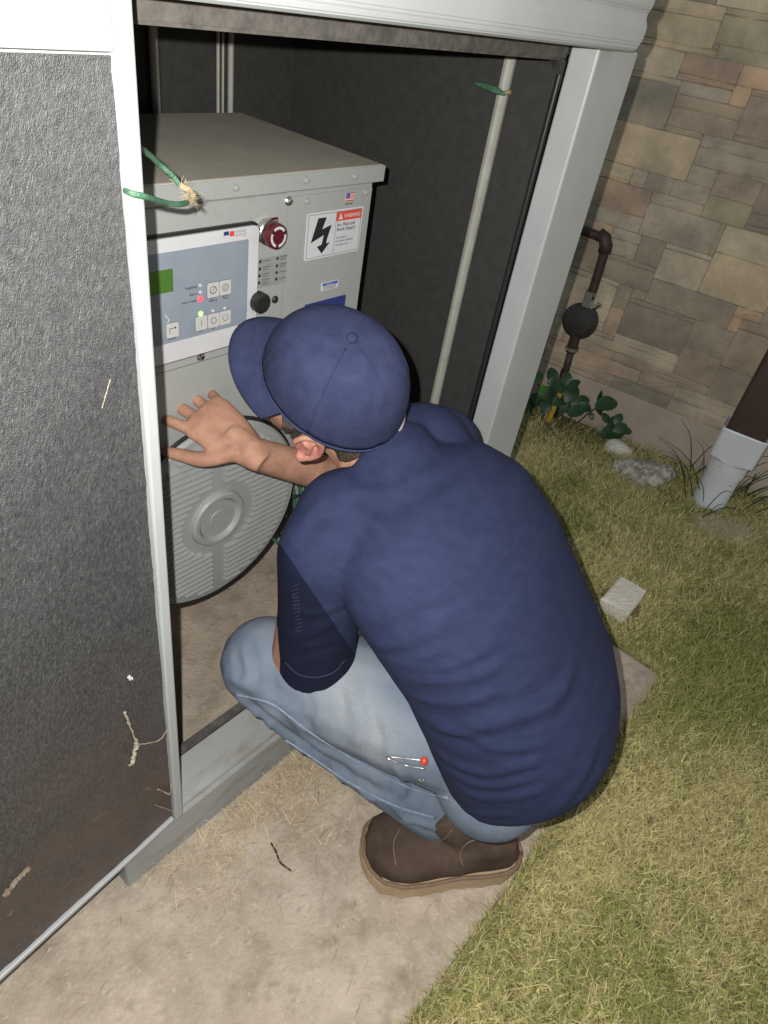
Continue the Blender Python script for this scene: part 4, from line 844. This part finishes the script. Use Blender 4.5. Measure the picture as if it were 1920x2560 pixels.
FOLDS = [([(1023, 1768), (1078, 1804), (1157, 1823), (1274, 1796), (1364, 1765), (1411, 1718), (1443, 1639)], 0.021, 0.0060), ([(1059, 1823), (1157, 1835), (1235, 1870), (1333, 1870), (1392, 1851)], 0.013, 0.0034), ([(1078, 1870), (1137, 1910), (1215, 1933), (1313, 1913), (1372, 1890)], 0.016, 0.0042),
         ([(1098, 1913), (1176, 1957), (1255, 1964), (1353, 1937)], 0.014, 0.0032), ([(1137, 1968), (1215, 1996), (1313, 1988), (1372, 1960)], 0.014, 0.0032), ([(1490, 1855), (1462, 1933), (1411, 2000), (1372, 2031)], 0.022, 0.0035), ([(1000, 1698), (1098, 1702), (1196, 1686), (1274, 1651)], 0.015, 0.0040), ([(960, 1668), (1078, 1674), (1157, 1659), (1250, 1600)], 0.013, 0.0028), ([(1023, 1741), (1098, 1757), (1176, 1753), (1260, 1725)], 0.012, 0.0030),
         ([(905, 1600), (960, 1612), (1040, 1590), (1150, 1530), (1230, 1470)], 0.020, 0.0042), ([(900, 1625), (960, 1650), (1040, 1648), (1120, 1620)], 0.012, 0.0034), ([(1000, 1500), (1120, 1475), (1250, 1420)], 0.024, 0.0020), ([(1120, 2015), (1200, 2035), (1300, 2035)], 0.012, 0.0028),
         ([(870, 1245), (930, 1272), (985, 1270), (1070, 1225), (1170, 1150)], 0.020, -0.0035), ([(850, 1215), (940, 1235), (1040, 1200), (1110, 1150)], 0.016, 0.0030), 
         ([(760, 1345), (810, 1295), (850, 1285), (862, 1305)], 0.020, -0.0050), ([(745, 1390), (830, 1375), (870, 1350)], 0.018, 0.0025),
         ([(715, 1590), (780, 1580), (850, 1545)], 0.016, 0.0034), ([(735, 1530), (800, 1535), (850, 1510)], 0.014, 0.0025), ([(725, 1640), (790, 1630), (860, 1610)], 0.012, -0.0028)]
V, f, bvh = cloth(shirt_parts, 0.0065, 8, FOLDS, 0.0004)
sn = nrm(np.cross(ray(690, 1345), ray(882, 1628)))     # plane of the raglan seam
bm = bmesh.new(); vs = [bm.verts.new(p) for p in V.tolist()]
for q in f: bm.faces.new([vs[i] for i in q])
bmesh.ops.bisect_plane(bm, geom=bm.verts[:] + bm.edges[:] + bm.faces[:], dist=1e-5, plane_co=Vector(C), plane_no=Vector(sn)); V, f = bm_out(bm)
shirt = mk('shirt', V, f, m_shirt, man, smooth=True)
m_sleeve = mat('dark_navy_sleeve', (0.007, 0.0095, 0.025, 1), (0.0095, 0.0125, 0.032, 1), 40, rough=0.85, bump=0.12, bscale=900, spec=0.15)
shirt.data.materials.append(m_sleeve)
# raglan seam: a plane through the shoulder, below which cloth around the upper arm belongs to the sleeve panel
sa_, sb_, sc3 = at(700, 1372, 1.0), at(800, 1520, 1.05), at(872, 1632, 1.1); sn = nrm(np.cross(ray(690, 1345), ray(882, 1628)))
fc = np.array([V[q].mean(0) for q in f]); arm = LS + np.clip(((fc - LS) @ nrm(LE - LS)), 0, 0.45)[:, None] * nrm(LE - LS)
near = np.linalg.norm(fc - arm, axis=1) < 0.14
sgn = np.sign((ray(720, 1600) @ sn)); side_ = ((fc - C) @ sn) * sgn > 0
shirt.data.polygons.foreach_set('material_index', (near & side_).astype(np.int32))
def on(bvh, u, v_, lift=0.001):
    h = bvh.ray_cast(Vector(C), Vector(ray(u, v_))); return None if h[0] is None else np.array(h[0]) - ray(u, v_) * lift
shirt_bvh = BVHTree.FromPolygons([Vector(p) for p in V], f)
def trace(name, bvh, pts, r, m, parent, n=40, lift=0.0008):
    P = [on(bvh, u, v_, lift) for u, v_, _ in spline([np.array([a, b, 0.0]) for a, b in pts], n)]; P = [p for p in P if p is not None]
    if len(P) > 3: v, f = tube(P, r, 6); return mk(name, v, f, m, parent, smooth=True)
trace('sleeve_hem', shirt_bvh, [(712, 1655), (745, 1685), (790, 1693), (835, 1680), (862, 1650)], 0.0012, m_print, man)
for k in range(13):
    u, v_ = 736 + 0.9 * k, 1465 + 9.5 * k; w2 = 5 + 4 * rng.random()
    trace('sleeve_lettering', shirt_bvh, [(u - w2, v_ + 2 * rng.normal()), (u, v_ + 1.5 * rng.normal()), (u + w2, v_ - 3)], 0.0009, m_print, man, 8)

# --- jeans
JK = [0.118, 0.112, 0.098, 0.088]
def leg(H_, K_, A_, kn=0.088):
    p = limb([H_, H_ * 0.6 + K_ * 0.4, H_ * 0.25 + K_ * 0.75, K_], [0.125, 0.118, 0.100, kn]); p += limb([K_, K_ * 0.7 + A_ * 0.3, K_ * 0.3 + A_ * 0.7, A_ + nrm(K_ - A_) * 0.01], [kn * 0.98, 0.084, 0.076, 0.066]); return p
jp = [ellipsoid(at(1225, 1960, 1.37), np.eye(3), (0.100, 0.100, 0.098))] + leg(LH, LK, LAn) + leg(RH, RK, RAn) + [ellipsoid(PE - ax * 0.02, np.array([lv_b, bk0, nrm(np.cross(lv_b, bk0))]), (0.155, 0.13, 0.13))]
JF = [([(560, 1690), (640, 1720), (700, 1770)], 0.020, 0.005), ([(618, 1600), (640, 1660), (640, 1720)], 0.016, -0.005), ([(585, 1620), (600, 1670), (600, 1710)], 0.014, -0.004), ([(660, 1640), (680, 1700), (680, 1750)], 0.014, -0.0035), ([(700, 1740), (760, 1830), (840, 1900)], 0.02, 0.005), ([(880, 1700), (900, 1800), (890, 1880)], 0.018, 0.006), ([(930, 1780), (950, 1850), (945, 1920)], 0.014, -0.005),
      ([(840, 1700), (855, 1780), (840, 1850)], 0.014, -0.004), ([(780, 1690), (800, 1770), (790, 1830)], 0.014, 0.004), ([(580, 1720), (700, 1820), (860, 1930), (1000, 2010)], 0.022, -0.010), ([(1000, 2040), (1060, 2060), (1130, 2080)], 0.012, 0.006), ([(960, 1990), (1010, 2040), (1030, 2060)], 0.014, 0.006), ([(670, 1800), (700, 1850), (730, 1870)], 0.014, 0.006), ([(740, 1850), (765, 1890), (790, 1905)], 0.012, 0.006), ([(820, 1900), (850, 1940), (870, 1980)], 0.014, 0.006), ([(890, 1940), (915, 1985), (940, 2000)], 0.012, 0.006), ([(630, 1770), (650, 1795), (665, 1810)], 0.012, 0.005), ([(985, 1900), (1010, 1960), (1000, 2000)], 0.014, 0.005)]
V, f, _b = cloth(jp, 0.0065, 6, JF, 0.0010)
jeans = mk('jeans', V, f, m_jeans, man, smooth=True); wp_ = np.array([at(900, 1760, 1.27), at(840, 1700, 1.27), at(960, 1830, 1.27)]); wr = sum(np.exp(-((V - q) ** 2).sum(1) / 0.055 ** 2) for q in wp_)
wr = np.clip(wr * 0.70 + 0.18 * np.exp(-((V - at(640, 1640, 1.2)) ** 2).sum(1) / 0.09 ** 2), 0, 0.9); at_ = jeans.data.attributes.new('wear', 'FLOAT', 'POINT'); at_.data.foreach_set('value', wr)
jb = BVHTree.FromPolygons([Vector(p) for p in V], f)
trace('denim_seam', jb, [(585, 1735), (680, 1760), (760, 1820), (870, 1890), (960, 1940), (1040, 1975), (1120, 1995)], 0.0028, m_seam, man)
trace('denim_seam', jb, [(640, 1800), (760, 1880), (880, 1960), (990, 2015), (1090, 2045)], 0.0028, m_seam, man)
sp_ = thing('safety_pin', on(jb, 1010, 1905) if on(jb, 1010, 1905) is not None else LH, 'open steel safety pin with a red bead fixed on the jeans', 'pin')
trace('pin_wire', jb, [(1062, 1922), (1010, 1912), (966, 1893), (1010, 1896), (1058, 1901)], 0.0017, m_chrome, sp_, 40, 0.006)
b_ = on(jb, 1060, 1903, 0.01)
if b_ is not None: v, f = ellipsoid(b_, np.eye(3), (0.0072, 0.0072, 0.0085), 10, 14); mk('red_bead', v, f, m_red, sp_, smooth=True)
trace('pin_hook', jb, [(1047, 1948), (1055, 1953), (1060, 1948)], 0.002, m_chrome, sp_, 10, 0.005)

# --- boots
def boot(toe, heel, ank, name_l):
    toe = np.array(toe); heel = np.array(heel); d = nrm(np.array([toe[0] - heel[0], toe[1] - heel[1], 0])); L = np.linalg.norm((toe - heel)[:2]); sd = np.array([-d[1], d[0], 0]); up = np.array([0, 0, 1.0])
    def outl(t):   # half width along the foot, heel 0 .. toe 1
        return np.interp(t, [0, 0.04, 0.12, 0.25, 0.42, 0.62, 0.78, 0.90, 0.97, 1.0], [0.016, 0.042, 0.055, 0.058, 0.056, 0.068, 0.073, 0.066, 0.046, 0.016])
    def cen(t): return heel + d * L * t + sd * np.interp(t, [0, 0.4, 0.75, 1], [0, 0.002, -0.006, -0.014]) * 1.0
    ts = np.linspace(0, 1, 40); left = [cen(t) + sd * outl(t) for t in ts]; right = [cen(t) - sd * outl(t) for t in ts]; loop = np.array(left + right[::-1])
    rings = []
    for z, k in ((0.004, 0.97), (0.006, 1.02), (0.034, 1.035), (0.054, 1.045), (0.058, 1.02)):
        c0_ = loop.mean(0); P = c0_ + (loop - c0_) * k; P = P.copy(); P[:, 2] = z
        if z < 0.01: P[:, 2] += 0.007 * (np.abs(np.sin(np.arange(len(P)) * 2 * np.pi / 10.0)))
        P[:, 2] += 0.010 * np.clip(((P - heel) @ d / L - 0.72) / 0.28, 0, 1) ** 2
        rings.append(P)
    V, f = fixn(*loft(rings)); UV, UF = boot_upper(heel, d, L, sd, up, ank, outl, cen); bt = mk('boot', UV, UF, m_boot, man, smooth=True)
    if name_l:
        bb = BVHTree.FromPolygons([Vector(p) for p in UV], UF)
        for pts in ([(1062, 2062), (1064, 2088), (1084, 2102), (1112, 2096), (1130, 2074)], [(1158, 2168), (1150, 2135), (1168, 2108), (1200, 2095)], [(1000, 2070), (984, 2110), (990, 2165)]): trace('boot_seam', bb, pts, 0.0013, m_welt, bt, 24)
    mk('sole', V, f, m_sole, bt)
    W = loop.mean(0) + (loop - loop.mean(0)) * 1.022; W[:, 2] = 0.061 + 0.010 * np.clip(((W - heel) @ d / L - 0.72) / 0.28, 0, 1) ** 2
    v, f = tube(np.vstack([W, W[:1]]), 0.0045, 8); mk('welt', v, f, m_welt, bt, smooth=True); return bt
def boot_upper(heel, d, L, sd, up, ank, outl, cen):
    rings = []
    for t, hgt in ((0.03, 0.10), (0.10, 0.15), (0.22, 0.17), (0.36, 0.165), (0.50, 0.140), (0.62, 0.128), (0.74, 0.128), (0.85, 0.126), (0.94, 0.112), (0.99, 0.082)):
        c = cen(t); w_ = outl(t) * 1.0; P = []
        for k in range(24):
            a = 2 * math.pi * k / 24; x = math.cos(a); y = math.sin(a)
            P.append(c + sd * w_ * np.sign(x) * abs(x) ** (0.30 if y < 0 else 0.80) + up * (0.048 + (hgt - 0.048) * (0.5 + 0.5 * np.sign(y) * abs(y) ** 0.8)))
        rings.append(np.array(P))
    parts = [loft(rings), tube([cen(0.26) + up * 0.09, ank + up * 0.05], [0.062, 0.066], 20)]
    V, f, N_ = remesh(parts, 0.006, 5); k = rng.normal(size=(8, 3)) * 40; ph = rng.random(8) * 6
    V = V + N_ * (0.0012 * sum(np.sin(V @ k[i] + ph[i]) for i in range(8)) / 2)[:, None]
    return V, f
boot((0.622, 0.316, 0), (0.880, 0.098, 0), LAn, 'seams')
boot(RAn + np.array([-0.13, 0.16, -0.14]), RAn + np.array([0.10, -0.12, -0.14]), RAn, '')

# ================================================================== TWIG, STRAW, LAWN
P = [gz(678, 2108, 0.004), gz(690, 2130, 0.012), gz(700, 2155, 0.006), gz(715, 2168, 0.004), gz(728, 2178, 0.003)]
v, f = tube(spline(P, 16), 0.0022, 6); tag(mk('twig', v, f, m_twig), 'thin dark curved twig lying on the concrete', 'twig')
def blades(N, pos, height, width, lean, tint):
    """three-sided tapering blades: base pair, mid pair, tip"""
    a = rng.random(N) * 2 * np.pi; side = np.c_[np.cos(a), np.sin(a), np.zeros(N)]
    la = rng.random(N) * 2 * np.pi; ld_ = np.c_[np.cos(la), np.sin(la), np.zeros(N)]; up = np.array([0, 0, 1.0])
    mid = pos + (up * np.cos(lean * 0.6)[:, None] + ld_ * np.sin(lean * 0.6)[:, None]) * (height * 0.55)[:, None]
    tip = mid + (up * np.cos(lean * 1.25)[:, None] + ld_ * np.sin(lean * 1.25)[:, None]) * (height * 0.45)[:, None]
    w_ = side * (width / 2)[:, None]; V = np.stack([pos - w_, pos + w_, mid + w_ * 0.8, mid - w_ * 0.8, tip], 1).reshape(-1, 3)
    b = np.arange(N) * 5
    return V, b, np.repeat(tint, 5, 0)
def blade_mesh(name, V, b, tint, base):
    N = len(b); me = bpy.data.meshes.new(name); me.vertices.add(len(V)); me.vertices.foreach_set('co', ((V - np.array(base)) * S).ravel())
    loops = np.stack([b, b + 1, b + 2, b + 3, b + 3, b + 2, b + 4], 1).ravel(); me.loops.add(len(loops)); me.loops.foreach_set('vertex_index', loops)
    me.polygons.add(2 * N); ls = np.stack([np.arange(N) * 7, np.arange(N) * 7 + 4], 1).ravel(); me.polygons.foreach_set('loop_start', ls); me.polygons.foreach_set('loop_total', np.tile([4, 3], N))
    me.update(calc_edges=True); at_ = me.attributes.new('tint', 'FLOAT_COLOR', 'POINT'); at_.data.foreach_set('color', np.c_[tint, np.ones(len(tint))].ravel())
    o = bpy.data.objects.new(name, me); col.objects.link(o); o.location = Vector(np.array(base) * S); return o
def fbm(x, y, seed, f0):
    r = np.random.default_rng(seed); out = np.zeros_like(x)
    for k in range(14):
        a = r.random() * 6.28; fr = f0 * (0.6 + 2.2 * r.random()); out += np.sin((x * math.cos(a) + y * math.sin(a)) * fr + r.random() * 6.28) / (0.7 + 0.5 * k / 6)
    return out / 5
NT = 620000; X_ = 0.15 + 3.0 * rng.random(NT); Y_ = -1.15 + 2.7 * rng.random(NT)
edge = 0.060 + 0.022 * fbm(X_, Y_, 3, 9); edgex = 1.675 + 0.02 * fbm(X_, Y_, 4, 9)
ok = ((Y_ < edge) | (X_ > edgex)) & (((np.c_[X_, Y_] - W0[:2]) @ wn[:2]) > 0.02)
dist = np.hypot(X_, Y_); ok &= rng.random(NT) < np.clip(1.75 / (dist + 0.3), 0.3, 1.0)
soil = np.exp(-(((X_ - 2.75) / 0.22) ** 2 + ((Y_ - 1.05) / 0.28) ** 2)); ok &= rng.random(NT) > soil * 0.93
wallgap = ((np.c_[X_, Y_] - W0[:2]) @ wn[:2]); ok &= (wallgap > 0.10) | (rng.random(NT) < 0.35)
ok &= np.hypot(X_ - bc[0], Y_ - bc[1]) > 0.07
X_, Y_ = X_[ok], Y_[ok]; n = len(X_); patch = fbm(X_, Y_, 11, 5.0) + 0.7 * fbm(X_, Y_, 12, 16.0); dry = np.clip(0.50 - 0.55 * patch + 0.22 * rng.normal(size=n), 0, 1)
dry = np.clip(dry + 0.35 * np.exp(-np.abs(Y_ - 0.0) / 0.10) * (X_ < 1.2), 0, 1)
G1, G2, D1, D2 = np.array([0.245, 0.27, 0.07]), np.array([0.35, 0.36, 0.12]), np.array([0.66, 0.59, 0.27]), np.array([0.50, 0.44, 0.20])
gm = rng.random(n)[:, None]; gcol = G1 * gm + G2 * (1 - gm); dm = rng.random(n)[:, None]; dcol = D1 * dm + D2 * (1 - dm)
isd = (rng.random(n) < dry)[:, None]; tint = np.where(isd, dcol, gcol) * (0.75 + 0.5 * rng.random((n, 1)))
hgt = 0.024 + 0.024 * rng.random(n) + 0.02 * (wallgap[ok] < 0.12); hgt *= np.where(X_ > 2.2, 1.15, 1.0); lean = 0.35 + 1.15 * rng.random(n) ** 0.8
V, b, tc_ = blades(n, np.c_[X_, Y_, np.full(n, -0.020)], hgt, 0.0022 + 0.0022 * rng.random(n), lean, tint)
# fringe leaning over the slab's edge
nf = 9000; tt_ = rng.random(nf); onx = rng.random(nf) < 0.68; XF = np.where(onx, 0.2 + 1.49 * tt_, 1.674 + 0.024 * rng.random(nf)); YF_ = np.where(onx, 0.042 + 0.024 * rng.random(nf), 0.05 + 0.75 * tt_)
tf = np.where((rng.random(nf) < 0.72)[:, None], D1 * 0.8, G1) * (0.6 + 0.6 * rng.random((nf, 1)))
VF, bF, tF = blades(nf, np.c_[XF, YF_, np.full(nf, -0.018)], 0.022 + 0.03 * rng.random(nf), 0.0022 + 0.002 * rng.random(nf), 0.3 + 0.9 * rng.random(nf), tf)
b = np.concatenate([b, bF + len(V)]); V = np.vstack([V, VF]); tc_ = np.vstack([tc_, tF])
# long pale stalks lying through the lawn
n2 = 3600; X2 = 0.3 + 2.7 * rng.random(n2); Y2 = -1.0 + 2.1 * rng.random(n2); k2 = ((Y2 < 0.045) | (X2 > 1.69)) & (((np.c_[X2, Y2] - W0[:2]) @ wn[:2]) > 0.08); X2, Y2 = X2[k2], Y2[k2]; n2 = len(X2)
V2, b2, t2 = blades(n2, np.c_[X2, Y2, np.full(n2, -0.01)], 0.06 + 0.09 * rng.random(n2), np.full(n2, 0.0019), 1.15 + 0.35 * rng.random(n2), np.array([0.52, 0.42, 0.22]) * (0.7 + 0.5 * rng.random((n2, 1))))
o = blade_mesh('lawn_grass', np.vstack([V, V2]), np.concatenate([b, b2 + len(V)]), np.vstack([tc_, t2]), (1.5, 0, -0.035)); o.data.materials.append(m_grass); tag(o, 'patchy green and straw coloured lawn beside the pad', 'grass', kind='stuff')
# tall dark grass stalks by the downspout
P = []
for k in range(46):
    c = gz(1700 + 200 * rng.random(), 1180 + 120 * rng.random(), -0.03); a = rng.random() * 6.28; h = 0.10 + 0.16 * rng.random(); d = np.array([math.cos(a), math.sin(a), 0]) * h * (0.5 + 0.8 * rng.random())
    if (c - W0) @ wn < 0.05: c = c + wn * (0.06 - (c - W0) @ wn)
    e = c + d + np.array([0, 0, h])
    if (e - W0) @ wn < 0.03: e = e + wn * (0.04 - (e - W0) @ wn)
    P.append(tube(spline([c, c * 0.5 + e * 0.5 + np.array([0, 0, h * 0.25]), e], 7), np.linspace(0.0024, 0.0006, 7), 4))
v, f = join(P); tag(mk('tall_grass', v, f, m_leafd), 'tuft of taller dark grass stalks around the white pipe', 'grass', kind='stuff')
# dry clippings blown against the sill and scattered on the concrete
n3 = 2300; X3 = 0.62 + 0.17 * rng.normal(size=n3); Y3 = 0.618 - np.abs(rng.normal(size=n3)) * 0.10; ok3 = (Y3 > 0.10) & (X3 > 0.30) & (rng.random(n3) < 0.35 + 0.65 * (fbm(X3, Y3, 5, 16) > 0)); X3, Y3 = X3[ok3], Y3[ok3]; n3 = len(X3)
V3, b3, t3 = blades(n3, np.c_[X3, Y3, np.full(n3, 0.002)], 0.02 + 0.05 * rng.random(n3) ** 2, np.full(n3, 0.0017), 1.30 + 0.25 * rng.random(n3), np.array([0.56, 0.45, 0.29]) * (0.6 + 0.7 * rng.random((n3, 1))))
V3[:, 2] = np.maximum(V3[:, 2], 0.0012)
n4 = 700; X4 = -0.1 + 1.6 * rng.random(n4); Y4 = 0.09 + 0.52 * rng.random(n4)
V4, b4, t4 = blades(n4, np.c_[X4, Y4, np.full(n4, 0.002)], 0.012 + 0.03 * rng.random(n4), np.full(n4, 0.0011), np.full(n4, 1.45), np.array([0.46, 0.36, 0.22]) * (0.5 + 0.7 * rng.random((n4, 1)))); V4[:, 2] = np.maximum(V4[:, 2], 0.0012)
o = blade_mesh('dry_clippings', np.vstack([V3, V4]), np.concatenate([b3, b4 + len(V3)]), np.vstack([t3, t4]), (0.7, 0.5, 0)); o.data.materials.append(m_grass); tag(o, 'dry grass clippings scattered on the concrete in front of the sill', 'clippings', kind='stuff')
